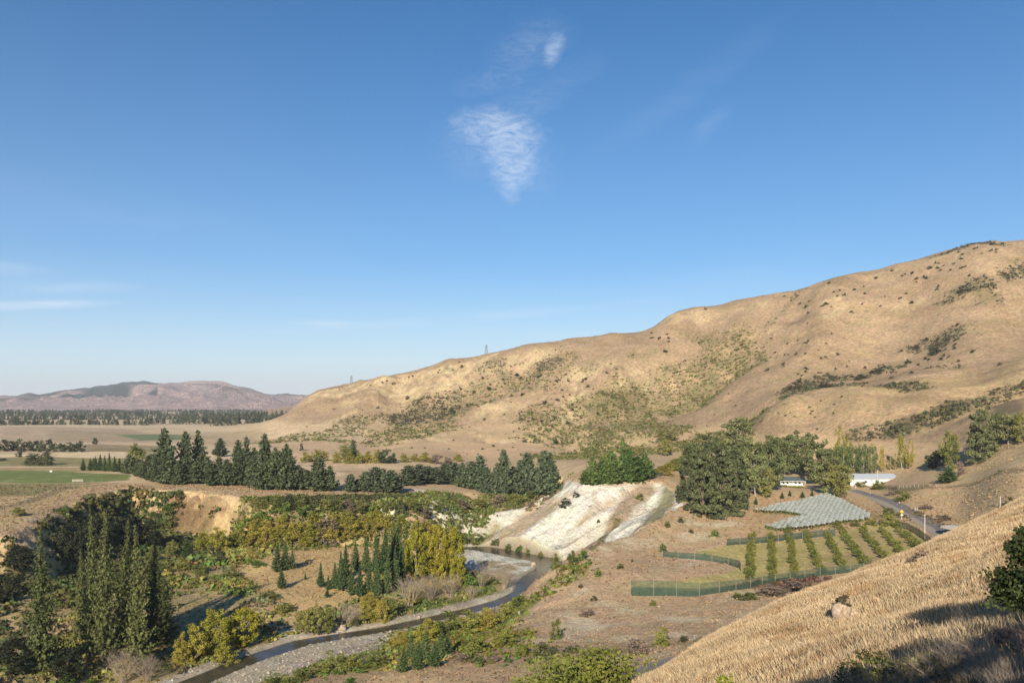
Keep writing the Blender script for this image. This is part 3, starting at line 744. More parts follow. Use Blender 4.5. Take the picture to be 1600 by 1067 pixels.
paint((0.44, 0.34, 0.22), chm * sstep(.35, .6, fbm(XX, YY, 7, 4, 59) + .4 * streak2) * .45)
paint((0.40, 0.31, 0.17), chm * pmask([(700, 808), (790, 805), (770, 850), (700, 850), (705, 820)], 3, 5, 8) * sstep(-.3, .2, n5) * .9)
paint((0.55, 0.42, 0.27), pmask([(860, 800), (790, 855), (770, 835), (830, 795), (900, 765), (880, 790)], 3, 5, 12) * chm * .85)
paint((0.40, 0.28, 0.17), pmask([(860, 805), (800, 845), (830, 815), (868, 785)], 3, 5, 10) * chm * .7)
paint((0.36, 0.25, 0.16), lmask([(1010, 760), (985, 785), (960, 810), (925, 850)], 3.4, .5, .7) * chm * .85)
paint((0.20, 0.18, 0.08), lmask([(1060, 760), (1040, 790), (1010, 820)], 3.5, .5, 1.0) * chm * .8)
paint((0.17, 0.15, 0.06), lmask([(965, 812), (940, 840), (925, 858)], 1.5, .5, .8) * .9)
for pts, r in (([(690, 812), (730, 808)], 8), ([(660, 772), (672, 785), (685, 792)], 2.4), ([(590, 795), (610, 805)], 2.6), ([(655, 765), (665, 775)], 2.5), ([(420, 985), (450, 992)], 5), ([(745, 815), (752, 822)], 2)):
    paint((0.74, 0.66, 0.52), lmask(pts, r, .5, .9, 8, 22) * .95)
for pts, r in (([(400, 955), (440, 960)], 7), ([(720, 758), (760, 765)], 6)):
    paint((0.52, 0.37, 0.21), lmask(pts, r, .5, .9, 8, 22) * .8)
# ---- valley floor
paint((0.62, 0.43, 0.21), pmask([(378, 884), (450, 858), (540, 850), (600, 850), (600, 925), (560, 935), (480, 955), (430, 940), (395, 915)], 3, 4) * .95)
paint((0.50, 0.36, 0.19), pmask([(555, 838), (590, 836), (598, 848), (560, 850)], 2, 3) * .9)
paint((0.45, 0.31, 0.15), pmask([(90, 900), (125, 895), (125, 960), (90, 965)], 3, 5) * .8)
paint((0.42, 0.30, 0.17), pmask([(0, 960), (50, 955), (55, 985), (0, 995)], 3, 5) * .8)
paint((0.46, 0.32, 0.16), pmask([(255, 895), (290, 893), (295, 910), (260, 912)], 2, 4) * .8)
paint((0.48, 0.34, 0.18), pmask([(305, 905), (350, 902), (352, 912), (310, 916)], 2, 4) * .8)
paint((0.44, 0.31, 0.18), pmask([(370, 945), (430, 940), (460, 985), (400, 990)], 3, 4) * .7)
paint((0.44, 0.30, 0.18), pmask([(540, 1040), (700, 1020), (800, 1010), (950, 1040), (900, 1080), (450, 1090), (420, 1060)], 4, 5) * .8)
paint((0.13, 0.16, 0.04), pmask([(600, 960), (700, 935), (790, 925), (790, 935), (700, 955), (620, 972)], 2, 3) * .9)
chg = 1 - np.clip(chm * 1.5, 0, 1)
# gravel beside the river
gr = sstep(1.0, -1.0, RD - (3.5 + 3.5 * fbm(XX, YY, 26, 3, 70)))
gr = np.maximum(gr, pmask([(330, 1075), (390, 1043), (470, 1012), (540, 998), (640, 988), (600, 1008), (500, 1035), (400, 1067)], 1.5, 2))
gr = np.maximum(gr, pmask([(570, 985), (640, 972), (720, 955), (800, 932), (806, 925), (700, 944), (610, 968), (560, 980)], 1.0, 1))
gr = np.maximum(gr, pmask([(745, 868), (790, 872), (832, 888), (836, 900), (812, 896), (780, 880), (745, 873)], 1.5, 2))
gr = np.maximum(gr, pmask([(780, 852), (830, 866), (870, 880), (840, 868), (740, 850)], 1, 2) * 0.7)
gr = gr * chg
paint(C_GRAVEL, gr * .95)
paint((0.40, 0.31, 0.17), pmask([(742, 872), (795, 879), (816, 893), (800, 905), (745, 888)], 1.5, 3, 6) * sstep(-.4, .1, n5) * .95)
paint((0.30, 0.27, 0.22), gr * sstep(0, .5, fbm(XX, YY, 4, 3, 71)) * .7)
paint((0.62, 0.58, 0.50), gr * sstep(.2, .6, fbm(XX, YY, 2.5, 2, 73)) * .6)
paint((0.20, 0.16, 0.11), sstep(1.2, 0.0, RD) * .8)
gr_ = gr * (1 - (chm > .2))
# undergrowth density in the valley
open_ = np.maximum.reduce([gr, chm, pmask([(378, 884), (450, 858), (540, 850), (600, 850), (600, 925), (560, 935), (480, 955), (430, 940), (395, 915)], 3, 4), sstep(3.0, 0.5, RD), sstep(40, 26, np.hypot(XX - 15, (YY - 362) * .8)) * (CHALK > .3) * .0 + (chm > .15)])
und = sstep(.25, .7, PROF) * (1 - open_) * sstep(-.30, .12, n12 + .6 * n40) * (YY < 520)
und = und * np.where((YY < 190) & (XX > -45), .45, 1.0) * np.where((XX > 5) & (YY < 300), .35, 1.0)
und = und * np.where((YY > 340) & (XX < -60) & (XX > -165) & (PROF < .95) & (n12 < .35), 0.03, 1.0)
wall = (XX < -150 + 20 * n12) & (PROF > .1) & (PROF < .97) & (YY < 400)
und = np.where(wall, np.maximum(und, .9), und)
und = np.maximum(und, (rocky > .3) * sstep(.15, .4, fbm(XX, YY, 9, 3, 64)) * .8)
pick = und > SCR
SCR = np.maximum(SCR, und)
zcol = np.empty(XX.shape + (3,), np.float32); zcol[:] = (0.145, 0.150, 0.042)
mz = sstep(-.2, .3, fbm(XX, YY, 18, 3, 80)); zcol = lerp(zcol, (0.215, 0.185, 0.05), mz * .8)
zcol = lerp(zcol, (0.09, 0.125, 0.035), sstep(0, .4, fbm(XX, YY, 12, 3, 85)) * .8)
zcol = lerp(zcol, (0.17, 0.13, 0.085), sstep(.15, .45, fbm(XX, YY, 15, 3, 88)) * .8)
zcol = zcol * 1.22
zcol = lerp(zcol, (0.050, 0.060, 0.024), (XX < -118) * .7)  # scrub of the left wall darkened: the gully's shade put into its colour
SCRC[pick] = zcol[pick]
REG[(chm > .3)] = 4
REG[(rocky > .3)] = 5
REG[(RD < 9) & (YY < 460) & (chm < .3)] = 6
REG[TT < -9] = 0

HH = HH + ROCKM * ((ridged(XX * .9 + YY * .3, YY * .35, 16, 3, 91) - .5) * 5.5 + (ridged(XX, YY, 8, 2, 95) - .5) * 2.0)
HH = HH + (rocky > .2) * ((ridged(XX, YY * .4, 7, 3, 97) - .5) * 3.2 - 3.0 * sstep(.55, .8, _cl) * (1 - sstep(.8, .97, PROF)))
PMIN = np.minimum.accumulate(HY - FX * HH / YY, axis=0)
def build_ground():
    names = {0: ('terrace', 0.5, .5, 1), 1: ('hillside', 0.32, .9, 3.5), 2: ('plain', 0.15, .2, 0), 3: ('valley_floor', 0.8, .5, 1), 4: ('chalk_cliff', 0.7, 1.0, 7.0), 5: ('rocky_scarp', 0.8, 1.0, 4.5), 6: ('river_bed', 1.6, .5, 0)}
    nr, nc = XX.shape
    idx = np.arange(nr * nc).reshape(nr, nc)
    quads = np.stack([idx[:-1, :-1], idx[:-1, 1:], idx[1:, 1:], idx[1:, :-1]], -1).reshape(-1, 4)
    reg = REG[:-1, :-1].reshape(-1)
    V = np.stack([XX, YY, HH], -1).reshape(-1, 3); C = CC.reshape(-1, 3)
    for k, (nm, fine, bump, relief) in names.items():
        q = quads[reg == k]
        if not len(q): continue
        used, inv = np.unique(q.ravel(), return_inverse=True)
        me = mesh_np(nm, V[used], inv.reshape(-1, 4), terrain_mat(nm + '_ground', fine, bump, {4: .6, 1: 1.25}.get(k, 1.0), relief), C[used])
        o = link(nm, me); tag(o, None, None, None, 'structure')
build_ground()

# ---- water
def build_river():
    P = np.array(RIVER); n = len(P)
    # resample
    t = np.r_[0, np.cumsum(np.hypot(*np.diff(P, axis=0).T))]; tt = np.linspace(0, t[-1], 160)
    px = np.interp(tt, t, P[:, 0]); py = np.interp(tt, t, P[:, 1]); w = np.interp(tt, t, RIVER_W) + 0.6
    dx = np.gradient(px); dy = np.gradient(py); L = np.hypot(dx, dy)
    nx, ny = -dy / L, dx / L
    V = []; Fq = []
    for i in range(160):
        for s in (-1, -.33, .33, 1): V.append((px[i] + nx[i] * w[i] * s, py[i] + ny[i] * w[i] * s, WATER))
    for i in range(159):
        for k in range(3): a = i * 4 + k; Fq.append((a, a + 1, a + 5, a + 4))
    m, nt, b, _ = new_mat('river_water')
    geo = N(nt, 'ShaderNodeNewGeometry')
    c = mrange(nt, nz(nt, .25, 3, .6, geo.outputs['Position']), .35, .65, 0, 1)
    mx = N(nt, 'ShaderNodeMix', data_type='RGBA'); nt.links.new(c, mx.inputs[0])
    mx.inputs[6].default_value = (.045, .040, .028, 1); mx.inputs[7].default_value = (.085, .07, .045, 1)
    nt.links.new(mx.outputs[2], b.inputs['Base Color'])
    b.inputs['Roughness'].default_value = .10; b.inputs['IOR'].default_value = 1.33; b.inputs['Specular IOR Level'].default_value = .3
    bp = N(nt, 'ShaderNodeBump'); bp.inputs['Strength'].default_value = .35; bp.inputs['Distance'].default_value = .15
    nt.links.new(nz(nt, 1.4, 4, .6, geo.outputs['Position']), bp.inputs['Height']); nt.links.new(bp.outputs[0], b.inputs['Normal'])
    tag(link('river', mesh_np('river', V, Fq, m)), None, None, None, 'structure')
build_river()

# ---- distant hills
def far_hills():
    sky = np.array([(-500, 626), (-200, 624), (0, 618.6), (24, 619.5), (45, 616.5), (60, 618), (90, 611.5), (144, 606.6), (207, 599.5), (240, 600.5), (270, 601.5), (300, 598.5), (324, 598.5), (345, 600), (360, 604.5), (390, 611), (414, 616.5), (450, 618), (480, 618), (560, 622), (800, 626), (1200, 630)])
    nx_, ny_ = 420, 90
    px = np.linspace(-420, 760, nx_); y = np.linspace(4300, 10500, ny_)
    PX, Y = np.meshgrid(px, y); X = (PX - CX) / FX * Y
    top = np.interp(PX, sky[:, 0], HY - sky[:, 1]) / FX * 8600
    v = (Y - 4300) / 4300
    prof = np.clip(sstep(0, 1.0, v), 0, 1) * (1 - 0.5 * sstep(1.0, 1.45, v))
    rg = ridged(X + 300 * fbm(X, Y, 1500, 2, 3), Y * .8, 1500, 4, 21); rg2 = ridged(X, Y, 500, 3, 25)
    prof = sstep(.28, 1.0, v)
    fade = 1 - .92 * sstep(.72, 1., v)
    H = -41 + (62 * sstep(0.0, .2, v) * sstep(.75, .3, v) * (.35 + 1.0 * rg)) + (top + 41) * prof + ((rg - .45) * 230 * sstep(.2, .5, v) + (rg2 - .45) * 95 * sstep(.03, .2, v)) * fade + (ridged(X, Y, 230, 3, 29) - .45) * 30 * sstep(.03, .2, v)
    H = np.minimum(H, (top * .97) * Y / 8600 + 8 * (rg2 - .5) + 400 * sstep(.9, 1, v))
    H = np.maximum(H, -41.5)
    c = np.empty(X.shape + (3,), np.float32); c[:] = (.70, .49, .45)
    forest = sstep(.02, .12, fbm(X, Y * .5, 1300, 4, 55)) * sstep(.3, .42, v) * (PX < 245)
    forest = np.maximum(forest, sstep(.05, .12, fbm(X, Y * .6, 500, 3, 58)) * sstep(8, 0, abs(PX - 365) - 12) * sstep(.04, 0, abs(v - .36) - .07))
    forest = np.maximum(forest, sstep(.25, .4, fbm(X, Y, 500, 4, 61)) * .6)
    forest = np.maximum(forest, sstep(415, 425, PX) * sstep(.85, .95, v))
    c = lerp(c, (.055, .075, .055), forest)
    idx = np.arange(nx_ * ny_).reshape(ny_, nx_)
    q = np.stack([idx[:-1, :-1], idx[:-1, 1:], idx[1:, 1:], idx[1:, :-1]], -1).reshape(-1, 4)
    m = terrain_mat('distant_hills_ground', .006, .0, 1.0, 60.0)
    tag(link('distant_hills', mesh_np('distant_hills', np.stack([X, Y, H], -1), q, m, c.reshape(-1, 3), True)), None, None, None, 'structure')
    # the low tan spur in front of them
    px = np.linspace(330, 620, 90); y = np.linspace(1900, 3300, 40); PX, Y = np.meshgrid(px, y); X = (PX - CX) / FX * Y
    H = -41 + 30 * sstep(350, 480, PX) * sstep(1950, 2700, Y) * (1 + .3 * fbm(X, Y, 200, 3, 5))
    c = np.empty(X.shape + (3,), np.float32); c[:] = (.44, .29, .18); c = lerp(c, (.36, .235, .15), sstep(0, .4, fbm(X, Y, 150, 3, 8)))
    idx = np.arange(90 * 40).reshape(40, 90); q = np.stack([idx[:-1, :-1], idx[:-1, 1:], idx[1:, 1:], idx[1:, :-1]], -1).reshape(-1, 4)
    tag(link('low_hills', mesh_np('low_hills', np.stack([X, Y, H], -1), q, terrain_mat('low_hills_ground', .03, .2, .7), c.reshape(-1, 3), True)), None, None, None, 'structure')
far_hills()

# ------------------------------------------------------------------ the near hillside the camera looks across
FG_PTS = [D(1040, 1075, 38), D(1100, 1043, 42), D(1200, 985, 48), D(1260, 945, 54), D(1330, 904, 60), D(1400, 872, 66), D(1445, 852, 70), D(1500, 832, 74), D(1560, 802, 80), D(1600, 782, 84), D(1750, 715, 92),
          D(1300, 1067, 20), D(1600, 1067, 15), D(1500, 950, 30), D(1200, 1067, 29), D(1600, 900, 36), D(1400, 960, 40), D(1300, 990, 38), D(1600, 840, 55), D(1800, 900, 30), (0, 0, -1.7), (12, 0, 0.6), (-10, 0, -8), (-10, 40, -26), (0, 22, -13),
          (-20, 20, -22), (24, 0, 4), (40, 20, 5), (30, 35, -2), (70, 60, 4), (4, 5, -3.2), (9, 8, -3.6), (-25, 50, -35), (0, 62, -34)]
for px, py, d in ((1040, 1075, 38), (1200, 985, 48), (1330, 904, 60), (1445, 852, 70), (1600, 782, 84), (1750, 715, 92)):
    x, y, z = D(px, py, d)
    FG_PTS += [(x - 6, y + 14, z - 9), (x - 10, y + 34, z - 24), (x - 16, y + 60, z - 40)]
_fp = np.array(FG_PTS, float)
class TPS2(TPS):
    def warp(s, x, y): return np.stack([x / 40.0, y / 40.0], -1)
FGT = TPS2(FG_PTS, 1e-3)
def fg_h(x, y):
    return FGT(x, y) + 0.30 * fbm(x, y, 9, 3, 5) + 0.10 * fbm(x, y, 2.2, 2, 7)
def build_near_hill():
    xs = np.linspace(-30, 130, 180); ys = np.linspace(-14, 150, 180)
    X, Y = np.meshgrid(xs, ys); H = fg_h(X, Y)
    c = np.empty(X.shape + (3,), np.float32); c[:] = (.52, .38, .21)
    c = lerp(c, (.42, .29, .16), sstep(0, .4, fbm(X, Y, 6, 4, 8)) * .8)
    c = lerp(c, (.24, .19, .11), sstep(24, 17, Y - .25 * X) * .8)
    idx = np.arange(X.size).reshape(X.shape)
    q = np.stack([idx[:-1, :-1], idx[:-1, 1:], idx[1:, 1:], idx[1:, :-1]], -1).reshape(-1, 4)
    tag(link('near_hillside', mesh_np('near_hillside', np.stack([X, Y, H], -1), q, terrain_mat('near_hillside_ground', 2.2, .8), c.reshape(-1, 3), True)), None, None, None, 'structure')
build_near_hill()

def cards(P, size, rg, nbias=None, aspect=1.0, spread=1.0, zs=1.0):
    """one small rhombic leaf (or leaf spray) at each point"""
    n = len(P)
    nrm = rg.normal(size=(n, 3)) * spread
    if nbias is not None: nrm = nrm + nbias
    nrm /= np.linalg.norm(nrm, axis=1, keepdims=True) + 1e-9
    a = np.cross(nrm, rg.normal(size=(n, 3))); a /= np.linalg.norm(a, axis=1, keepdims=True) + 1e-9
    b = np.cross(nrm, a)
    s = np.broadcast_to(np.asarray(size, float), (n,)) * rg.uniform(.7, 1.3, n)
    a = a * s[:, None] * .5 * aspect; b = b * s[:, None] * .5
    a[:, 2] *= zs; b[:, 2] *= zs
    V = np.stack([P - a, P - b, P + a, P + b], 1).reshape(-1, 3)
    return V, np.arange(4 * n).reshape(n, 4)
def rep4(c): return np.repeat(c, 4, axis=0)

# ---- grass of the near hillside: one mesh of bent blades
def near_grass():
    rg = np.random.default_rng(3); n = 430000
    # denser near the viewer, thinner far away
    n = 345000
    x = rg.uniform(-4, 68, n * 4); y = 12 + 82 * rg.random(n * 4) ** .75
    t = x / y; ok = (t > .10) & (t < .68) & (y > 12)
    dens = vn(x / 2.0, y / 2.0, 3) * .5 + vn(x / .7, y / .7, 4) * .5
    ok &= rg.random(n * 4) < .35 + dens
    bare = (y - .25 * x) < 15
    ok &= ~bare | (rg.random(n * 4) < .25)
    x, y = x[ok][:n], y[ok][:n]; n = len(x)
    z = fg_h(x, y)
    clump = vn(x / .9, y / .9, 12)
    hgt = (.12 + .27 * clump * rg.uniform(.5, 1.1, n)); w = .003 + .00046 * y
    az = rg.uniform(0, 2 * math.pi, n); lean = rg.uniform(.1, .6, n) * hgt
    # blades lean down the slope and away from the wind
    lx = np.cos(az) * lean - .30 * hgt; ly = np.sin(az) * lean - .1 * hgt
    wa = rg.uniform(0, 2 * math.pi, n); wx, wy = np.cos(wa) * w, np.sin(wa) * w
    b = np.stack([x, y, z - .03], -1); s = np.stack([wx, wy, 0 * wx], -1)
    m = b + np.stack([lx * .4, ly * .4, hgt * .62], -1); tip = b + np.stack([lx, ly, hgt], -1)
    V = np.stack([b - s, b + s, tip], 1).reshape(-1, 3)
    Fq = np.arange(3 * n).reshape(n, 3)
    k = rg.uniform(.72, 1.25, n) * (.82 + .36 * vn(x / 3, y / 3, 9))
    c = np.array([.60, .46, .285]) * k[:, None]
    redder = (vn(x / 1.2, y / 1.2, 14) > .66)[:, None]
    c = np.where(redder, c * np.array([.84, .76, .70]), c)
    pale = (rg.random(n) < .12)[:, None]; c = np.where(pale, c * 1.25, c)
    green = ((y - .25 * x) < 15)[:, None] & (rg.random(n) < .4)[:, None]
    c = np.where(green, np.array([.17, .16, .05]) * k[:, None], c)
    m_ = leaf_mat('dry_grass_blade', (1, 1, 1), 0, 0, .25, .7)
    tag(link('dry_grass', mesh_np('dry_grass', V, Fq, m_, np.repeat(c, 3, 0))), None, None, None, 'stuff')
near_grass()

# ---- scrub and undergrowth nobody could count
def scatter_scrub():
    rg = np.random.default_rng(5)
    dy = np.gradient(yrow)[:, None]; area = dy * YY * (tcol[1] - tcol[0])
    inview = (abs(TT) < .66)
    for nm, sel, per_m2, rad, cardn, total in (('hillside_scrub', (YY > 520) | (HILL > .15) & (YY > 330), .15, (1.0, 2.3), 7, 15000), ('undergrowth', (YY <= 520) & ~((HILL > .15) & (YY > 330)), .55, (.5, 1.25), 9, 27000)):
        wgt = (SCR ** 1.3 * area * sel * inview * (YY < 1300) * per_m2).ravel()
        n = int(min(total, wgt.sum()))
        idx = rg.choice(wgt.size, n, p=wgt / wgt.sum())
        y = YY.ravel()[idx] + rg.uniform(-.5, .5, n) * area.ravel()[idx] ** .5; x = XX.ravel()[idx] + rg.uniform(-.5, .5, n)
        z = ground(x, y)
        r = rg.uniform(rad[0], rad[1], n) * (.65 + .7 * vn(x / 9, y / 9, 31)) * (.6 + .4 * SCR.ravel()[idx])
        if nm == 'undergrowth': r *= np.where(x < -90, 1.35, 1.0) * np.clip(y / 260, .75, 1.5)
        d = rg.normal(size=(n, cardn, 3)); d[..., 2] = np.abs(d[..., 2]); d /= np.linalg.norm(d, axis=2, keepdims=True)
        P = np.stack([x, y, z], -1)[:, None, :] + d * r[:, None, None] * rg.uniform(.55, 1.0, (n, cardn, 1)) * np.array([1, 1, .9])
        V, Fq = cards(P.reshape(-1, 3), np.repeat(r, cardn) * .85, rg, d.reshape(-1, 3) * 1.2)
        c = SCRC.reshape(-1, 3)[idx] * rg.uniform(.65, 1.4, (n, 1)) * (1 + .12 * rg.normal(size=(n, 3)))
        c = np.repeat(np.clip(c, .01, 1), cardn, 0) * rg.uniform(.8, 1.25, (n * cardn, 1))
        print(nm, n)
        tag(link(nm, mesh_np(nm, V, Fq, leaf_mat(nm + '_leaf', (1, 1, 1), 0, 0, .15), rep4(c))), None, None, None, 'stuff')
    # tussocks of dry grass on the terrace, the paddock and the near bank
    w = (area * inview * (YY < 420) * (SCR < .4) * np.isin(REG, (0, 3)) * (CC[..., 0] > .28) * (CC[..., 0] < .64) * (1 - np.clip(mo * 1.0, 0, .9)) / YY ** 1.2).ravel()
    n = 36000; idx = rg.choice(w.size, n, p=w / w.sum())
    x = XX.ravel()[idx] + rg.uniform(-.6, .6, n); y = YY.ravel()[idx] + rg.uniform(-.6, .6, n); z = ground(x, y)
    r = rg.uniform(.20, .46, n) * (.7 + .6 * vn(x / 6, y / 6, 8)) * np.clip(y / 240, .8, 1.4)
    K = 3
    d = rg.normal(size=(n, K, 3)); d[..., 2] = np.abs(d[..., 2]) * 1.2
    P = np.stack([x, y, z], -1)[:, None, :] + d * r[:, None, None] * .28
    V, Fq = cards(P.reshape(-1, 3), np.repeat(r, K), rg, np.array([0, 0, -.0]), 1.3)
    c = CC.reshape(-1, 3)[idx] * rg.uniform(.88, 1.12, (n, 1)) * .68
    dark = (rg.random(n) < .10)[:, None]; c = np.where(dark, c * np.array([.5, .5, .45]), c)
    tag(link('dry_tussocks', mesh_np('dry_tussocks', V, Fq, leaf_mat('dry_tussock_blade', (1, 1, 1), 0, 0, .25), rep4(np.repeat(c, K, 0)))), None, None, None, 'stuff')
scatter_scrub()
def gravel_stones():
    rg = np.random.default_rng(15); w = (gr * (YY < 420) * (RD > .3)).ravel() / YY.ravel() * 1.0
    idx = rg.choice(w.size, 5500, p=w / w.sum()); x = XX.ravel()[idx] + rg.uniform(-.7, .7, 5500); y = YY.ravel()[idx] + rg.uniform(-.9, .9, 5500); z = ground(x, y)
    r = .08 + .38 * rg.random(5500) ** 5; P = np.stack([x, y, z], -1); o = np.array([[1, 0, 0], [0, 1, 0], [-1, 0, 0], [0, -1, 0], [0, 0, .8]])
    V = (P[:, None, :] + o[None] * r[:, None, None] * rg.uniform(.6, 1.3, (5500, 5, 1))).reshape(-1, 3); b = np.arange(5500)[:, None] * 5
    Fq = np.concatenate([np.concatenate([b + a, b + (a + 1) % 4, b + 4], 1) for a in range(4)])
    c = np.repeat(np.array([.42, .36, .28]) * rg.uniform(.5, 1.4, (5500, 1)), 5, 0)
    tag(link('river_stones', mesh_np('river_stones', V, Fq, leaf_mat('river_stone', (1, 1, 1), 0, 0, 0), c)), None, None, None, 'stuff')
gravel_stones()

# ------------------------------------------------------------------ tree and shrub builders (unit height, unit width)
BARK = simple_mat('bark', (.16, .12, .085), .9, .3, 8)
PALE_BARK = simple_mat('pale_bark', (.42, .36, .29), .85, .25, 8)
TWIG = simple_mat('dry_twig', (.30, .235, .18), .9, .25, 6)

def conifer(seed, levels=34, br=9, per=9, power=.85, r0=.5, base=.04, droop=.25, card=.075, irr=.25, tint=.22, zs=.5):
    rg = np.random.default_rng(seed); P = []; S = []; Cc = []; Nb = []
    lop = rg.uniform(.75, 1.2, 8)
    for i in range(levels):
        f = base + (1 - base) * (i / levels) ** .92
        prof = min(1.0, (f - base + .06) / .16) * (1 - (f - base) / (1 - base)) ** power
        R0 = r0 * prof * rg.uniform(1 - irr, 1 + irr * .6) + .012
        nb = max(3, int(br * (0.45 + .8 * prof)))
        off = rg.uniform(0, 6.28)
        for k in range(nb):
            a = off + 6.283 * k / nb + rg.normal() * .2
            L = R0 * rg.uniform(.6, 1.12) * lop[int((a % 6.283) / 6.284 * 8)]
            m = max(3, int(per * L / r0 + 2))
            t = (np.arange(m) + rg.random(m)) / m; t = t ** .75
            z = f - droop * L * .5 * t + .12 * L * t * t * rg.uniform(0, 2)
            p = np.stack([np.cos(a) * L * t, np.sin(a) * L * t, z], -1)
            p += rg.normal(size=p.shape) * np.array([.016, .016, .006])
            P.append(p); S.append(np.full(m, card) * (.55 + .6 * prof) * (1.15 - .4 * t)); bt = rg.uniform(1 - tint, 1 + tint)
            Cc.append(np.full(m, bt) * rg.uniform(.85, 1.15, m)); Nb.append(np.tile([math.cos(a) * .6, math.sin(a) * .6, 1.3], (m, 1)))
    p = np.array([[0, 0, 1 - .004 * q] for q in range(12)]); P.append(p); S.append(np.full(12, card * .35)); Cc.append(np.ones(12)); Nb.append(np.zeros((12, 3)))
    P = np.concatenate(P); S = np.concatenate(S); Cc = np.concatenate(Cc); Nb = np.concatenate(Nb)
    V, Fq = cards(P, S, rg, Nb, 1.5, 1.0, zs)
    c = rep4(Cc[:, None] * np.array([1, 1, 1.0])); return V, Fq, c
def broad(seed, ncl=46, per=44, base=.12, rc=.15, card=.055, shape='round', flat=1.0, hollow=.35, tint=.28, asp=1.0, zs=.75):
    rg = np.random.default_rng(seed); cen = []
    while len(cen) < ncl:
        v = rg.normal(size=3); v /= np.linalg.norm(v)
        rr = rg.uniform(hollow, 1.0) ** .6
        x, y, z = v * rr
        zz = base + (1 - base) * (z * .5 + .5)
        if shape == 'column': k = .36 * min(1, (1.02 - zz) * 2.2) ** .7 * (1 - .15 * (zz < .2)); x, y = v[0] * k * rr, v[1] * k * rr
        elif shape == 'mound': zz = base + (1 - base) * abs(z) ; x *= .40; y *= .40
        elif shape == 'umbrella': zz = .35 + .62 * (abs(z) ** .8); x *= .42; y *= .42
        else: x *= .40; y *= .40
        j = rg.normal(size=3) * .035
        cen.append((x + j[0], y + j[1], min(.95, max(base + .03, zz - rc * .4 + j[2]))))
    cen = np.array(cen); P = []; Cc = []; Nb = []
    for c0 in cen:
        r = rc * rg.uniform(.6, 1.25)
        d = rg.normal(size=(per, 3)); d /= np.linalg.norm(d, axis=1, keepdims=True)
        P.append(c0 + d * r * rg.uniform(.45, 1.0, (per, 1)) * np.array([1, 1, .8 * flat])); t = rg.uniform(1 - tint, 1 + tint)
        Cc.append(t * rg.uniform(.82, 1.2, per)); Nb.append(d * 1.0)
    P = np.concatenate(P); P[:, 2] = np.maximum(P[:, 2], .0); Cc = np.concatenate(Cc); Nb = np.concatenate(Nb)
    V, Fq = cards(P, card, rg, Nb, 1.3 * asp, 1.0, zs)
    return V, Fq, rep4(Cc[:, None] * np.ones(3)), cen
def trunk_mesh(name, mat, r=.02, top=.9, limbs=None, lr=.35, lean=0.0, k=7):
    mb = MB(); seg = 6; pts = []
    rg = random.Random(hash(name) % 1000 if False else len(name) * 7)
    for i in range(seg + 1):
        t = i / seg; pts.append((lean * t + rg.uniform(-.008, .008), rg.uniform(-.008, .008), -.03 + (top + .03) * t))
    for i in range(seg): mb.tube(pts[i], pts[i + 1], r * (1 - .85 * i / seg), r * (1 - .85 * (i + 1) / seg), k)
    if limbs is not None:
        for c in limbs:
            i = min(seg - 1, max(1, int(c[2] / top * seg * .55))); p = pts[i]
            mid = ((p[0] + c[0]) / 2, (p[1] + c[1]) / 2, (p[2] * .4 + c[2] * .6) - .02)
            mb.tube(p, mid, r * lr, r * lr * .7, 4); mb.tube(mid, tuple(c), r * lr * .7, r * lr * .25, 4)
    return mb.mesh(name, mat)
def bare_shrub(seed, stems=16, name='branches', mat=None, h=1.0, thick=.010, depth=4):
    rg = random.Random(seed); mb = MB()
    def grow(p, d, L, r, dep):
        q = tuple(p[i] + d[i] * L for i in range(3)); mb.tube(p, q, r, r * .65, 3)
        if dep == 0: return
        for _ in range(rg.choice((2, 2, 3))):
            nd = [d[i] + rg.gauss(0, .32) for i in range(3)]; nd[2] += .08
            l = math.sqrt(sum(v * v for v in nd)); grow(q, [v / l for v in nd], L * rg.uniform(.62, .9), r * .6, dep - 1)
    for _ in range(stems):
        a = rg.uniform(0, 6.28); sp = rg.uniform(.1, .75)
        d = [math.cos(a) * sp, math.sin(a) * sp, 1]; l = math.sqrt(sum(v * v for v in d))
        grow((rg.uniform(-.08, .08), rg.uniform(-.08, .08), -.03), [v / l for v in d], h * .30, thick, depth)
    return mb.mesh(name, mat or TWIG)

PROTO = {}
def proto(kind, crowns, mat, trunk=None, jointrunk=False):
    PROTO[kind] = (crowns, trunk, mat)
def mk(kind, n, gen, mat, tk=None):
    lst = []
    for i in range(n):
        res = gen(i)
        V, Fq, c = res[:3]; cen = res[3] if len(res) > 3 else None
        me = mesh_np(kind + '_crown', V, Fq, mat, c)
        tm = None
        if tk: tm = trunk_mesh(kind + '_trunk', tk[0], tk[1], tk[2], cen[::max(1, len(cen) // tk[3])] if (cen is not None and tk[3]) else None)
        lst.append((me, tm))
    PROTO[kind] = lst
M_FIR = leaf_mat('fir_needles', (0.100, 0.114, 0.040), .018, .18, .08)
M_YFIR = leaf_mat('young_fir_needles', (0.071, 0.106, 0.039), .012, .18, .08)
M_PINE = leaf_mat('pine_needles', (0.081, 0.103, 0.049), .015, .2, .06)
M_BPINE = leaf_mat('blue_pine_needles', (0.098, 0.125, 0.068), .015, .15, .08)
M_GPINE = leaf_mat('green_pine_needles', (0.094, 0.142, 0.041), .015, .2, .08)
M_MACRO = leaf_mat('cypress_foliage', (0.105, 0.119, 0.054), .012, .18, .06)
M_GUM = leaf_mat('gum_foliage', (0.160, 0.177, 0.072), .02, .2, .12)
M_WILLOW = leaf_mat('willow_leaves', (0.31, 0.285, 0.052), .02, .18, .25)
M_OLIVE = leaf_mat('olive_leaves', (0.202, 0.208, 0.058), .02, .2, .2)
M_YPOP = leaf_mat('yellowing_poplar_leaves', (0.30, 0.275, 0.034), .012, .12, .25)
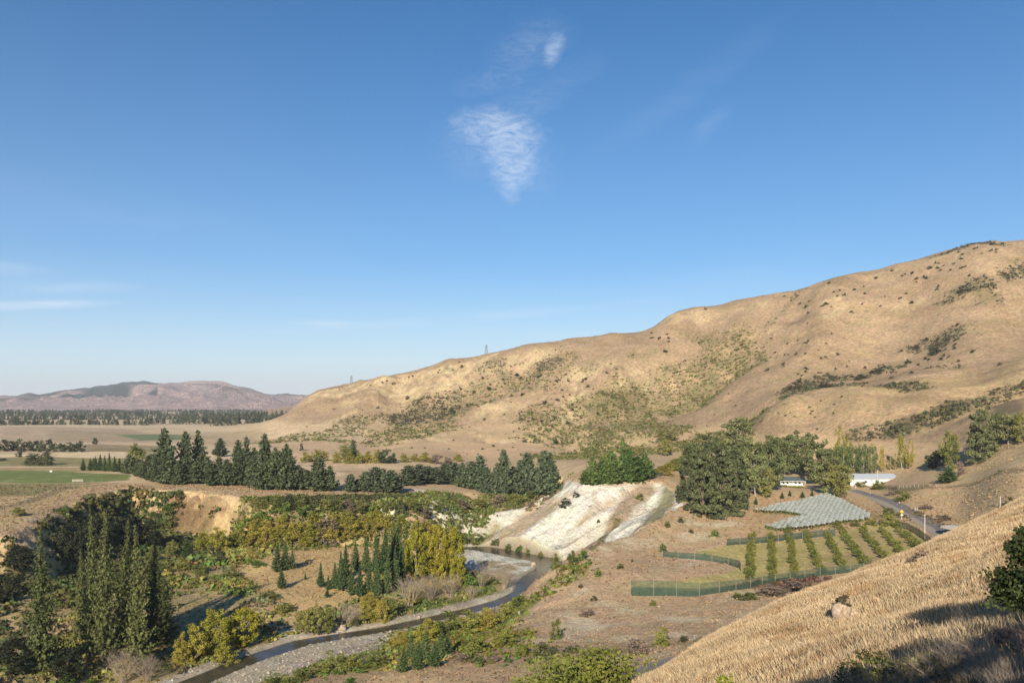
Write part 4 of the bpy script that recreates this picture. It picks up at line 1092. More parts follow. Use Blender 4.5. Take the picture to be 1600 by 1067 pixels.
M_COLPOP = leaf_mat('column_poplar_leaves', (0.33, 0.29, 0.045), .015, .12, .25)
M_POPG = leaf_mat('green_poplar_leaves', (0.155, 0.189, 0.068), .015, .12, .18)
M_BUSH = leaf_mat('bush_leaves', (0.170, 0.185, 0.045), .025, .28, .15)
M_DARK = leaf_mat('dark_bush_leaves', (0.084, 0.086, 0.043), .02, .25, .1)
M_GREY = leaf_mat('grey_brown_twigs', (0.204, 0.156, 0.114), .012, .2, .1)
M_GREEN = leaf_mat('bright_green_leaves', (.12, .185, .035), .02, .2, .2)
M_ORCH = leaf_mat('orchard_leaves', (0.186, 0.198, 0.048), .02, .15, .2)
M_FAR = leaf_mat('far_tree_foliage', (.065, .078, .042), .02, .2, .05)

mk('fir', 4, lambda i: conifer(20 + i, 72, 9, 14, .84, .60, .03, .03, .066, .48, .30, .30), M_FIR, (BARK, .016, .96, 0))
mk('young_fir', 4, lambda i: conifer(40 + i, 34, 10, 9, .85, .5, .02, .04, .105, .20, .28, .42), M_YFIR, (BARK, .014, .9, 0))
mk('pine', 5, lambda i: conifer(60 + i, 28, 10, 11, .5, .60, .03, .06, .125, .5, .38, .55), M_PINE, (BARK, .02, .9, 0))
mk('blue_pine', 4, lambda i: conifer(80 + i, 26, 10, 10, .40, .58, .02, .04, .12, .35, .34, .6), M_BPINE, (BARK, .02, .9, 0))
mk('green_pine', 4, lambda i: conifer(100 + i, 26, 10, 11, .45, .60, .02, -.05, .115, .45, .36, .6), M_GPINE, (BARK, .02, .9, 0))
mk('cypress', 3, lambda i: broad(120 + i, 130, 66, -.02, .095, .036, 'mound', .5, .5, .35), M_MACRO, (BARK, .03, .8, 9))
mk('gum', 3, lambda i: broad(140 + i, 85, 62, .10, .115, .040, 'round', .65, .3, .32), M_GUM, (PALE_BARK, .018, .8, 10))
mk('broadleaf', 3, lambda i: broad(150 + i, 64, 60, .08, .12, .038, 'round', .8, .35, .3), M_OLIVE, (BARK, .028, .7, 10))
mk('willow', 3, lambda i: broad(160 + i, 80, 60, .02, .11, .036, 'mound', .9, .4, .28), M_WILLOW, (BARK, .03, .6, 12))
mk('yellow_poplar', 3, lambda i: broad(180 + i, 130, 64, .03, .085, .030, 'round', 1.0, .5, .3, 1.0, .8), M_YPOP, (PALE_BARK, .025, .8, 8))
mk('column_poplar', 3, lambda i: broad(200 + i, 46, 44, .06, .085, .05, 'column', 1.7, .2, .25, .8, .45), M_COLPOP, (PALE_BARK, .03, .85, 0))
mk('green_poplar', 3, lambda i: broad(210 + i, 60, 46, .06, .10, .045, 'round', 1.6, .3, .25, .8), M_POPG, (PALE_BARK, .02, .85, 8))
mk('bush', 4, lambda i: broad(220 + i, 34, 54, -.02, .16, .052, 'mound', .9, .4, .3), M_BUSH)
mk('dark_bush', 4, lambda i: broad(240 + i, 28, 46, -.02, .16, .06, 'mound', .9, .4, .3), M_DARK)
mk('green_bush', 3, lambda i: broad(250 + i, 26, 34, -.02, .17, .075, 'mound', .9, .4, .3), M_GREEN)
mk('grey_shrub', 3, lambda i: broad(260 + i, 30, 40, -.02, .17, .05, 'mound', .9, .3, .3, 2.2), M_GREY)
mk('orchard', 5, lambda i: broad(270 + i, 22, 30, .1, .17, .085, 'round', .9, .3, .25), M_ORCH, (BARK, .03, .6, 5))
mk('far_tree', 4, lambda i: broad(280 + i, 26, 26, .0, .16, .10, 'round', .9, .3, .3), M_FAR)
mk('shade_tree', 2, lambda i: broad(310 + i, 80, 60, .0, .12, .04, 'round', .8, .4, .3), leaf_mat('painted_shade_leaves', (.030, .036, .018), .01, .2, .05), (BARK, .02, .7, 8))  # near-black leaf colour stands in for the shade of the left gully
mk('small_shrub', 5, lambda i: broad(290 + i, 7, 16, -.05, .27, .2, 'mound', .9, .4, .3), M_DARK)
PROTO['bare_shrub'] = [(bare_shrub(i, 20, 'bare_shrub_branches', TWIG, 1.0, .009), None) for i in range(4)]

_pick = random.Random(99)
def put(kind, name, label, cat, px, py, hpx, wpx, group=None, d=None, sink=.02, parts=True):
    if d is None: x, y, z = hit(px, py)
    else:
        y = d; x = (px - CX) / FX * d; z = float(ground(np.array([x]), np.array([y]))[0])
    h = hpx * y / FX; w = wpx * y / FX
    return put_at(kind, name, label, cat, x, y, z, h, w, group, sink, parts)
def put_at(kind, name, label, cat, x, y, z, h, w, group=None, sink=.02, parts=True):
    crown, trunk = _pick.choice(PROTO[kind])
    rz = _pick.uniform(0, 6.28)
    if trunk is None or not parts:
        o = link(name, crown, None, (x, y, z - sink * h)); tag(o, label, cat, group)
    else:
        o = thing(name, label, cat, (x, y, z - sink * h), group)
        link('crown', crown, o); link('trunk', trunk, o)
    o.rotation_euler = (_pick.gauss(0, .025), _pick.gauss(0, .025), rz); o.scale = (w, w * _pick.uniform(.85, 1.15), h)
    return o
ORD = ['first', 'second', 'third', 'fourth', 'fifth', 'sixth', 'seventh', 'eighth', 'ninth', 'tenth', 'eleventh', 'twelfth', 'thirteenth', 'fourteenth', 'fifteenth', 'sixteenth', 'seventeenth', 'eighteenth', 'nineteenth', 'twentieth',
       'twenty-first', 'twenty-second', 'twenty-third', 'twenty-fourth', 'twenty-fifth', 'twenty-sixth', 'twenty-seventh', 'twenty-eighth', 'twenty-ninth', 'thirtieth', 'thirty-first', 'thirty-second', 'thirty-third', 'thirty-fourth']
def row(kind, name, cat, fmt, group, items, **kw):
    """fmt has {o} for the place counted from the left; items (px, py, h, w)"""
    items = sorted(items)
    for i, it in enumerate(items):
        o = ORD[i]
        if kind in ('pine', 'blue_pine', 'green_pine'):
            j = _pick.uniform(.80, 1.32); it = (it[0], it[1] + _pick.uniform(-2.5, 1.0), it[2] * j, it[3] * _pick.uniform(.85, 1.3) * (j * .5 + .5)) + tuple(it[4:])
        put(it[4] if len(it) > 4 else kind, name, fmt.format(o=o), cat, *it[:4], group=group, **kw)

# ---- tall firs in the left foreground
for it, lab in (((65, 1047, 232, 62), 'tall ragged fir standing alone at the left edge of the dark gully'), ((128, 1004, 150, 32), 'slim fir at the left side of the tall fir clump'),
                ((148, 1018, 232, 44), 'tallest fir of the clump, with the sharp left-hand tip'), ((167, 1034, 246, 44), 'tall fir just right of the tallest fir in the clump'),
                ((191, 1012, 206, 44), 'middle fir of the tall clump above the bare twiggy shrub'), ((216, 1040, 226, 50), 'broad lit fir at the right front of the tall fir clump'),
                ((240, 1005, 168, 46), 'shaded fir at the right of the tall clump'), ((256, 1006, 110, 60), 'low spreading fir casting a long shadow beside the yellow tree')):
    put('fir', 'fir_tree', lab, 'fir tree', *it, group='tall firs of the left foreground')
# ---- young firs in the dry paddock
for it, lab in (((432, 893, 48, 24), 'larger fir of the pair in the upper left of the dry paddock'), ((446, 890, 46, 20), 'dark fir pressed against the larger fir in the dry paddock'), ((457, 889, 33, 13), 'slim fir right of the dark pair in the dry paddock'),
                ((440, 919, 34, 20), 'squat fir standing just below the dark pair in the paddock'), ((477, 905, 11, 6), 'tiny lone sapling fir in the middle of the dry paddock'), ((501, 917, 40, 17), 'neat conical fir left of the dense fir stand'),
                ((513, 921, 24, 11), 'small fir between the conical fir and the stand'), ((511, 933, 18, 9), 'little fir at the lower edge of the dry paddock'), ((572, 848, 14, 9), 'small fir in the far pocket of dry grass'), ((587, 852, 17, 10), 'second small fir in the far pocket of dry grass')):
    put('young_fir', 'young_fir', lab, 'fir tree', *it)
row('young_fir', 'young_fir', 'fir tree', '{o} fir from the left in the front of the dense fir stand', 'firs of the dense stand',
    [(524, 919, 42, 18), (533, 922, 62, 24), (549, 930, 46, 20), (563, 932, 54, 20), (576, 929, 58, 20), (590, 931, 62, 22), (604, 927, 64, 22), (617, 922, 70, 22), (628, 915, 72, 22)])
row('young_fir', 'young_fir', 'fir tree', '{o} fir from the left in the back of the dense fir stand', 'firs of the dense stand',
    [(540, 903, 56, 24), (556, 892, 48, 20), (572, 894, 58, 20), (587, 897, 62, 22), (600, 896, 74, 24), (612, 890, 80, 26), (624, 888, 82, 24), (634, 893, 80, 24)])
for it, lab in (((630, 1049, 38, 24), 'lowest left fir of the dark fir clump on the near bank'), ((652, 1046, 46, 28), 'rounded fir in the front middle of the near bank clump'), ((680, 1041, 38, 26), 'short bright fir at the front right of the near bank clump'),
                ((642, 1030, 40, 26), 'shaded fir behind the left of the near bank clump'), ((664, 1032, 50, 28), 'tallest fir in the middle of the near bank clump'), ((688, 1028, 46, 30), 'back fir near the right end of the near bank clump'), ((700, 1024, 34, 24), 'rightmost small fir of the near bank clump')):
    put('young_fir', 'young_fir', lab, 'fir tree', *it, group='dark firs on the near bank')
# ---- pines along the edge of the upper terrace
row('young_fir', 'young_pine', 'pine tree', '{o} small pine from the left in the short row beside the green field', 'small pines in a row on the terrace',
    [(130, 735, 20, 12), (141, 735, 20, 13), (149, 735, 23, 12), (156, 735, 26, 13), (164, 736, 25, 12), (171, 736, 30, 13), (179, 737, 25, 14), (186, 737, 22, 14), (146, 731, 16, 12), (195, 739, 22, 14)])
row('pine', 'dark_pine', 'pine tree', '{o} pine from the left in the front of the dark terrace row', 'dark pines along the terrace edge',
    [(203, 742, 26, 18), (213, 744, 30, 18), (222, 746, 34, 18), (232, 750, 40, 22), (243, 754, 44, 24), (254, 757, 46, 26), (266, 757, 50, 26), (278, 757, 42, 24), (290, 756, 48, 26), (303, 757, 40, 24), (315, 757, 42, 24), (328, 758, 38, 24), (341, 758, 40, 24), (354, 759, 42, 26), (367, 760, 48, 26), (381, 761, 50, 28), (395, 763, 52, 28), (409, 764, 54, 30), (423, 765, 54, 30), (438, 765, 50, 28), (452, 765, 46, 28), (466, 766, 42, 28), (480, 765, 36, 24), (497, 767, 46, 32), (517, 767, 44, 26)])
row('pine', 'tall_pine', 'pine tree', '{o} from the left of the tall pines rising over the dark terrace row', 'tall pines over the terrace row',
    [(237, 744, 44, 22), (246, 746, 54, 22), (261, 750, 68, 26), (288, 750, 76, 28), (311, 748, 64, 22), (344, 712, 32, 20), (372, 748, 64, 26), (386, 748, 64, 24), (397, 748, 56, 20), (413, 750, 62, 24), (430, 750, 54, 24), (449, 750, 50, 22)])
put('broadleaf', 'round_tree', 'round olive-dark tree behind the left end of the terrace pines', 'tree', 212, 738, 47, 38)
put('cypress', 'round_tree', 'dark spreading tree on the green strip left of the small pines', 'tree', 52, 726, 19, 34)
put('cypress', 'round_tree', 'second dark spreading tree on the green strip, nearer the small pines', 'tree', 72, 727, 23, 30)
put('far_tree', 'low_tree', 'flat bush at the left edge of the green strip', 'bush', 3, 720, 6, 16)
put('broadleaf', 'paddock_tree', 'small lone tree on the dry slope at the left edge', 'tree', 29, 806, 14, 28)
row('far_tree', 'plain_tree', 'tree', '{o} tree from the left in the wood at the left of the plain', 'wood at the left of the plain',
    [(-4, 705, 20, 16), (8, 705, 22, 16), (19, 704, 18, 14), (30, 705, 22, 16), (38, 706, 17, 14), (47, 704, 22, 12), (56, 705, 18, 16), (66, 706, 20, 16), (76, 706, 21, 18), (87, 706, 20, 16), (97, 706, 20, 16), (108, 706, 17, 16), (118, 706, 21, 20), (127, 706, 18, 14)], parts=False)
put('far_tree', 'plain_tree', 'small round tree alone on the plain right of the wood', 'tree', 148, 694, 12, 11)
put('far_tree', 'plain_tree', 'brown bush below the wood of the plain', 'tree', 30, 714, 10, 12)
# ---- mid valley
row('blue_pine', 'blue_pine', 'pine tree', '{o} pine from the left in the short clump on the gully rim', 'short clump of pines on the gully rim',
    [(548, 768, 23, 22), (560, 768, 23, 22), (573, 769, 27, 24), (586, 770, 31, 26), (599, 770, 29, 26), (611, 770, 33, 28), (621, 768, 24, 18)])
row('blue_pine', 'blue_pine', 'pine tree', '{o} pine from the left in the long grey-green belt', 'long belt of grey-green pines',
    [(638, 759, 30, 30), (654, 757, 27, 26), (668, 755, 26, 26), (681, 755, 27, 26), (695, 755, 28, 26), (709, 757, 31, 26), (722, 761, 36, 26), (735, 765, 40, 26), (749, 768, 54, 28), (762, 770, 48, 26), (775, 772, 50, 26), (788, 773, 56, 28), (801, 774, 50, 24), (813, 775, 54, 26), (826, 776, 56, 26), (839, 776, 54, 26), (852, 775, 56, 26), (861, 772, 42, 20)])
row('willow', 'willow', 'willow', '{o} tree from the left in the back row of willows below the hill', 'back row of autumn willows',
    [(478, 722, 18, 22), (494, 721, 22, 24), (506, 720, 18, 20), (527, 723, 20, 22), (546, 724, 18, 22), (562, 724, 20, 22), (575, 723, 20, 22), (589, 723, 24, 22), (632, 722, 16, 22), (648, 721, 14, 20), (664, 722, 17, 22), (716, 720, 12, 20)])
for it, k, lab in (((540, 718, 26, 28), 'broadleaf', 'grey-green tree behind the left of the willow row'), ((552, 716, 30, 14), 'pine', 'dark pointed tree among the back row of willows'), ((602, 724, 25, 26), 'far_tree', 'dark round tree in the middle of the willow row'), ((614, 724, 18, 16), 'far_tree', 'low dark tree right of the round one in the willow row'),
                   ((682, 724, 16, 26), 'grey_shrub', 'grey bare thicket at the right end of the willow row'), ((700, 726, 14, 26), 'grey_shrub', 'second grey thicket, above the grey-green pine belt'), ((471, 704, 12, 8), 'far_tree', 'small dark tree on the pink bank under the hill'),
                   ((868, 694, 14, 10), 'dark_bush', 'dark bush below the pale scar at the hill foot')):
    put(k, 'valley_tree' if 'tree' in lab else 'thicket', lab, 'tree' if 'tree' in lab else 'shrub', *it)
row('green_pine', 'cliff_pine', 'pine tree', '{o} pine from the left on top of the white cliff', 'pines on top of the white cliff',
    [(916, 758, 26, 22), (927, 758, 40, 26), (940, 757, 48, 28), (953, 756, 50, 28), (963, 755, 48, 24), (972, 753, 60, 22), (984, 753, 48, 26), (996, 752, 48, 28), (1008, 750, 40, 26), (1013, 748, 26, 20)])
put('green_bush', 'green_bush', 'low bright green bush at the lip of the white cliff', 'bush', 1000, 753, 14, 22)
put('yellow_poplar', 'yellow_tree', 'small golden tree behind the pines on the white cliff', 'tree', 944, 722, 22, 20, d=440)
for it, k, lab in (((1078, 782, 78, 46), 'cypress', 'dark cypress at the left edge of the farm wood'), ((1098, 804, 104, 62), 'cypress', 'largest dark cypress, its skirts touching the dry ground'), ((1126, 800, 106, 60), 'cypress', 'dark cypress right of the largest in the farm wood'), ((1146, 790, 96, 50), 'cypress', 'dark cypress at the right of the front of the farm wood'),
                   ((1110, 760, 78, 60), 'cypress', 'dark cypress behind the largest in the farm wood'), ((1085, 745, 52, 44), 'gum', 'lighter tree over the left shoulder of the farm wood'), ((1152, 714, 62, 54), 'gum', 'tall round gum with pale limbs rising over the farm wood'), ((1165, 762, 66, 50), 'gum', 'bright gum below the tall round one in the farm wood'),
                   ((1180, 775, 88, 44), 'gum', 'gum at the left of the white cottage'), ((1203, 766, 86, 48), 'gum', 'tall gum close behind the left end of the cottage'), ((1226, 742, 62, 50), 'gum', 'gum rising straight behind the cottage roof'), ((1252, 742, 66, 50), 'gum', 'gum behind the right end of the cottage roof'),
                   ((1275, 756, 74, 48), 'gum', 'spreading gum with bare limbs right of the cottage'), ((1292, 772, 60, 46), 'gum', 'lower gum between the cottage and the road'), ((1312, 776, 56, 42), 'broadleaf', 'dense tree standing at the bend of the road'), ((1196, 777, 50, 30), 'broadleaf', 'low tree against the left side of the cottage'),
                   ((1228, 722, 30, 34), 'gum', 'flat topped gum crown behind the farm wood'),
                   ((1042, 690, 20, 36), 'broadleaf', 'round dark tree beside the bench road at the hill foot'), ((1040, 712, 28, 24), 'broadleaf', 'pale topped tree under the round dark one'), ((1055, 735, 20, 40), 'willow', 'pale green willow mound left of the farm wood'), ((1035, 742, 16, 40), 'willow', 'low willow mound behind the cliff top fence'),
                   ((1463, 729, 36, 40), 'far_tree', 'round dark tree on the shaded paddock right of the poplars'), ((1486, 734, 60, 34), 'broadleaf', 'light open tree right of the round dark one'), ((1481, 754, 21, 26), 'green_pine', 'low dark pine at the foot of the open tree'), ((1500, 742, 22, 18), 'grey_shrub', 'brown bush at the right foot of the open tree'),
                   ((1533, 719, 88, 48), 'cypress', 'tall dark tree at the left of the group on the right slope'), ((1523, 716, 60, 26), 'broadleaf', 'yellowish tree leaning against the tall dark one on the right slope'), ((1552, 702, 56, 30), 'gum', 'middle tree of the group on the right slope'), ((1575, 694, 48, 42), 'gum', 'leafy tree in the right part of the group on the right slope'), ((1598, 692, 46, 36), 'broadleaf', 'rightmost tree of the group on the right slope'), ((1514, 709, 9, 9), 'dark_bush', 'small black-green bush left of the tall dark tree')):
    put(k, 'tree', lab, 'tree', it[0], it[1], it[2] * 1.08, it[3] * (1.14 if it[0] < 1300 else 1.05))
for it, lab in (((1313, 728, 68, 32), 'tallest yellow poplar behind the long white shed'), ((1409, 733, 60, 24), 'tall yellow-green poplar column right of the shed'), ((1421, 732, 49, 22), 'shorter poplar column beside the tall one'), ((1379, 738, 42, 16), 'green-yellow poplar at the right end of the shed row'), ((1391, 734, 24, 9), 'thin bare poplar between the row and the tall column'), ((1399, 735, 18, 8), 'smallest poplar at the foot of the tall column'), ((1326, 730, 52, 26), 'yellow poplar close right of the tallest one')):
    put('column_poplar', 'poplar', lab, 'poplar', *it)
row('green_poplar', 'green_tree', 'tree', '{o} green tree from the left in the row behind the shed', 'green trees behind the shed', [(1304, 742, 48, 28), (1319, 741, 50, 28), (1334, 741, 50, 28), (1349, 741, 52, 28), (1363, 741, 50, 26)])
# ---- valley floor trees
for it, k, lab in (((650, 906, 80, 52), 'yellow_poplar', 'left yellow poplar of the bright clump by the fir stand'), ((668, 902, 74, 40), 'yellow_poplar', 'middle yellow poplar of the bright clump'), ((688, 908, 92, 50), 'yellow_poplar', 'tallest yellow poplar of the bright clump'), ((711, 908, 86, 46), 'yellow_poplar', 'right yellow poplar of the bright clump'), ((716, 916, 50, 30), 'yellow_poplar', 'low greenish poplar at the right foot of the bright clump'), ((735, 918, 26, 24), 'green_bush', 'green bush between the poplars and the pale twiggy shrubs')):
    put(k, 'yellow_poplar' if k != 'green_bush' else 'green_bush', lab, 'poplar' if k != 'green_bush' else 'bush', *it)
row('willow', 'autumn_willow', 'willow', '{o} willow from the left in the golden mass above the paddock', 'golden willows above the paddock',
    [(318, 862, 34, 34), (342, 862, 44, 50), (372, 858, 40, 40), (396, 856, 40, 42), (418, 853, 42, 44), (440, 850, 42, 42), (462, 850, 38, 42), (484, 850, 34, 42), (512, 849, 46, 54, 'grey_shrub'), (520, 842, 44, 44), (548, 838, 36, 40), (574, 836, 34, 40), (600, 832, 34, 40), (625, 836, 32, 38), (650, 838, 30, 36), (668, 836, 24, 30), (400, 836, 34, 40), (445, 832, 32, 40), (490, 828, 30, 42), (540, 824, 28, 40), (590, 818, 26, 38)])
row('green_bush', 'green_willow', 'tree', '{o} bright green tree from the left under the rocky scarp', 'bright green trees under the scarp',
    [(392, 822, 26, 30), (410, 818, 30, 34), (430, 812, 30, 34), (448, 806, 26, 30), (468, 808, 24, 30), (262, 800, 20, 18), (225, 806, 20, 16), (236, 812, 18, 14)])
for it, k, lab in (((378, 1010, 66, 62), 'yellow_poplar', 'large mottled yellow tree above the river at the white bank'), ((340, 1022, 72, 62), 'yellow_poplar', 'broad yellow-olive tree in the middle of the riverside clump'), ((306, 1032, 66, 50), 'willow', 'olive tree at the left end of the riverside clump'), ((352, 1034, 34, 46), 'willow', 'low yellow bush under the riverside clump'), ((284, 1036, 50, 34), 'willow', 'thin olive bush right of the bare twiggy shrub'),
                   ((490, 992, 50, 40), 'broadleaf', 'dark green tree on the river bank right of the white bank'), ((470, 985, 34, 30), 'broadleaf', 'shaded bush above the white bank'), ((512, 990, 38, 30), 'broadleaf', 'dark bush left of the bare riverside shrub'), ((572, 972, 34, 30), 'willow', 'olive bush behind the bare riverside shrub'), ((596, 970, 42, 30), 'willow', 'yellow-olive tree at the middle of the river bank'), ((612, 966, 34, 24), 'broadleaf', 'rounded bush next to the yellow-olive bank tree'),
                   ((555, 978, 18, 22), 'dark_bush', 'small dark bush on the gravel edge'), ((578, 948, 24, 40), 'willow', 'low yellow thicket under the fir stand'), ((640, 945, 22, 34), 'willow', 'low yellow growth at the foot of the poplars'),
                   ((332, 872, 22, 34), 'dark_bush', 'dark brown bush under the golden willows'), ((292, 872, 34, 24), 'young_fir', 'small dark fir left of the golden willows'), ((346, 880, 16, 30), 'dark_bush', 'low brown bush left of the paddock'), ((405, 884, 14, 24), 'green_bush', 'green bush at the top left corner of the paddock'), ((392, 882, 12, 18), 'green_bush', 'smaller green bush at the paddock corner'), ((312, 895, 18, 40), 'bush', 'wide green thicket between the firs and the paddock'), ((285, 890, 22, 30), 'bush', 'green thicket behind the low spreading fir'), ((360, 902, 16, 34), 'bush', 'low thicket at the left edge of the paddock'), ((418, 935, 14, 34), 'bush', 'dark thicket along the lower left paddock edge'), ((445, 955, 16, 30), 'bush', 'thicket on the slope above the white bank'), ((240, 880, 30, 24), 'broadleaf', 'yellow-green tree behind the tall firs'), ((268, 868, 26, 22), 'broadleaf', 'pale tree in the shade under the scarp')):
    cat = 'tree' if 'tree' in lab else ('fir tree' if 'fir' in lab and k == 'young_fir' else 'bush')
    put(k, 'riverside_tree' if cat == 'tree' else ('young_fir' if cat == 'fir tree' else 'riverside_bush'), lab, cat, *it)
for it, lab in (((192, 1066, 54, 54), 'large bare pale shrub at the foot of the tall firs'), ((230, 1064, 42, 52), 'spreading bare shrub right of the large pale one'), ((540, 976, 36, 50), 'bare round shrub beside the white boulder at the river'), ((640, 948, 52, 54), 'bare pale shrub in front of the yellow poplars'), ((672, 936, 42, 46), 'bare brown shrub under the tallest yellow poplar'), ((704, 932, 38, 44), 'bare brown shrub right of the others under the poplars'), ((753, 918, 42, 36), 'bare pale shrub left of the pair at the river bend'), ((788, 920, 40, 34), 'bare pale shrub right of the pair at the river bend'), ((735, 935, 22, 34), 'low bare shrub on the green bank')):
    put('bare_shrub', 'bare_shrub', lab, 'shrub', *it)
# ---- bushes of the near bank and the slopes
for it, k, lab in (((520, 1048, 34, 46), 'bush', 'large olive bush on the gravel left of the near bank firs'), ((550, 1046, 26, 50), 'bush', 'wide olive bush right of the large one on the gravel'), ((588, 1042, 24, 46), 'bush', 'olive bush between the gravel and the near bank firs'), ((626, 1010, 28, 36), 'willow', 'yellow-green bush at the water behind the near bank firs'), ((668, 1000, 38, 48), 'willow', 'big yellow-green bush right of the river bar'), ((700, 990, 40, 48), 'bush', 'big green bush above the near bank firs'), ((732, 988, 40, 46), 'bush', 'green bush right of the river bar'), ((762, 982, 34, 44), 'willow', 'yellow-green bush below the dry slope'), ((790, 966, 30, 36), 'bush', 'green bush where the river turns'), ((812, 950, 26, 30), 'bush', 'narrow green bush at the foot of the dry slope'), ((745, 1018, 30, 50), 'bush', 'wide green bush right of the near bank firs'), ((790, 1008, 28, 44), 'bush', 'green bush at the lower end of the dry slope'),
                   ((815, 1024, 22, 30), 'bush', 'green bush left of the big leafy tree top'), ((850, 1022, 20, 40), 'dark_bush', 'dim low bush behind the big leafy tree top'), ((722, 1032, 14, 26), 'grey_shrub', 'grey twiggy bush right of the near bank firs'), ((770, 1034, 12, 26), 'grey_shrub', 'small grey bush in the dry grass of the near bank'), ((470, 1064, 24, 46), 'bush', 'olive bush at the bottom edge under the gravel bar'), ((430, 1075, 26, 50), 'bush', 'olive bush at the bottom edge left of the gravel bar'), ((545, 1072, 18, 30), 'green_bush', 'small green bush at the bottom edge of the picture'),
                   ((995, 1022, 26, 50), 'grey_shrub', 'grey bare thicket above the lower road'), ((1035, 1008, 36, 30), 'bush', 'upright olive bush above the lower road'), ((868, 998, 34, 20), 'bush', 'narrow green bush in the gully of the dry slope'), ((872, 975, 12, 8), 'bush', 'small green bush at the top of the slope gully'), ((928, 938, 10, 14), 'dark_bush', 'dark bush on the dry slope left of the fence corner'), ((918, 962, 13, 24), 'grey_shrub', 'grey bush on the dry slope below the fence corner'), ((908, 918, 7, 10), 'dark_bush', 'small bush on the dry slope near the riverside bushes'), ((1020, 945, 9, 16), 'bush', 'low bush just below the green net fence'), ((1068, 1002, 12, 20), 'dark_bush', 'dark bush left of the row above the lower road'), ((1095, 1008, 16, 18), 'dark_bush', 'dark bush in the middle of the row above the lower road'), ((1130, 1004, 12, 26), 'bush', 'green bush in the row above the lower road'), ((1148, 996, 16, 26), 'bush', 'rounded bush near the right end of the row above the road'), ((1172, 1002, 22, 22), 'dark_bush', 'dark leafless bush at the right end of the row'), ((1130, 1020, 12, 14), 'bush', 'small bush beside the white road post'), ((1195, 988, 18, 14), 'green_bush', 'green bush at the edge of the near grassy slope'),
                   ((1303, 922, 18, 26), 'bush', 'round dark green bush below the orchard fence'), ((1266, 926, 17, 14), 'dark_bush', 'dark upright bush below the orchard fence'), ((1150, 1045, 14, 24), 'grey_shrub', 'grey bush at the roadside'), ((868, 888, 28, 19), 'bush', 'bushy olive shrub at the foot of the white cliff'), ((894, 882, 26, 22), 'bush', 'wide shrub at the right foot of the white cliff'), ((910, 875, 20, 20), 'green_bush', 'green shrub at the right foot of the white cliff'), ((880, 892, 14, 16), 'bush', 'low shrub between the cliff foot shrubs'), ((700, 842, 20, 30), 'bush', 'wide olive bush below the pale scarp left of the cliff'), ((722, 846, 16, 26), 'bush', 'olive bush between the pale scarp and the river'), ((748, 848, 14, 24), 'green_bush', 'green bush at the left end of the river reach'), ((775, 853, 12, 20), 'bush', 'small olive bush along the river reach'), ((795, 858, 12, 16), 'bush', 'olive bush next to the two green river bushes'), ((845, 869, 10, 12), 'bush', 'tiny bush at the very foot of the white cliff'), ((812, 862, 12, 16), 'green_bush', 'left of the two green bushes on the river bank'), ((826, 864, 10, 12), 'green_bush', 'right of the two green bushes on the river bank'),
                   ((883, 792, 16, 24), 'dark_bush', 'wide dark bush on the ridge left of the white cliff'), ((900, 776, 10, 14), 'dark_bush', 'small dark bush high on the ridge left of the cliff'), ((935, 816, 6, 7), 'dark_bush', 'single dark bush in the middle of the white cliff'), ((1000, 780, 12, 16), 'bush', 'bush in the brown gully of the white cliff'), ((1043, 823, 12, 12), 'bush', 'round bush right of the white cliff'), ((1064, 816, 11, 13), 'dark_bush', 'bush below the left skirts of the cypress'), ((1117, 838, 12, 19), 'green_bush', 'bright green bush right of the white outcrop'), ((1080, 832, 7, 12), 'dark_bush', 'small brown bush below the white outcrop'), ((1036, 862, 15, 16), 'green_bush', 'green bush above the end of the net fence'), ((970, 888, 10, 14), 'bush', 'bush on the dry mound left of the net fence'), ((935, 900, 12, 16), 'green_bush', 'yellow-green bush on the dry mound'), ((922, 880, 8, 10), 'dark_bush', 'small dark bush over the cliff foot'), ((1102, 870, 9, 10), 'green_bush', 'small green sapling inside the net fence'), ((988, 878, 6, 7), 'dark_bush', 'small dark bush on top of the dry mound')):
    put(k, 'shrub' if k == 'grey_shrub' else 'bush', lab, 'bush', *it)
row('young_fir', 'garden_conifer', 'conifer', '{o} small conifer from the left in the row before the cottage', 'small garden conifers', [(1222, 779, 11, 9), (1234, 775, 10, 8), (1254, 778, 11, 10), (1269, 775, 11, 7), (1286, 772, 9, 7), (1181, 788, 11, 10)])
for it, k, lab in (((1345, 760, 10, 24), 'bush', 'low rounded hedge before the left of the shed'), ((1374, 764, 15, 26), 'bush', 'taller hedge before the middle of the shed'), ((1397, 773, 19, 24), 'grey_shrub', 'grey-brown bush right of the shed hedges'), ((1411, 781, 18, 30), 'bush', 'large olive bush beside the road below the shed'), ((1389, 808, 20, 24), 'bush', 'dark bush between the road and the orchard'), ((1447, 795, 9, 24), 'grey_shrub', 'brown bush on the verge above the road'), ((1475, 812, 10, 30), 'grey_shrub', 'brown thicket on the verge nearer the near slope'), ((1500, 828, 9, 26), 'grey_shrub', 'thicket where the road leaves behind the slope'), ((1577, 790, 18, 18), 'dark_bush', 'dark bush on the field edge over the near slope'), ((1562, 738, 5, 8), 'bush', 'small bush on the golden slope at the right'), ((1310, 790, 6, 12), 'bush', 'small weed bush beside the road bend'), ((1245, 925, 20, 60), 'grey_shrub', 'reddish thicket below the right of the orchard fence'), ((1205, 930, 18, 60), 'grey_shrub', 'reddish thicket below the middle of the orchard fence'), ((1165, 935, 12, 40), 'bush', 'weedy growth at the foot of the orchard fence')):
    put(k, 'shrub' if k == 'grey_shrub' else 'bush', lab, 'bush', *it)

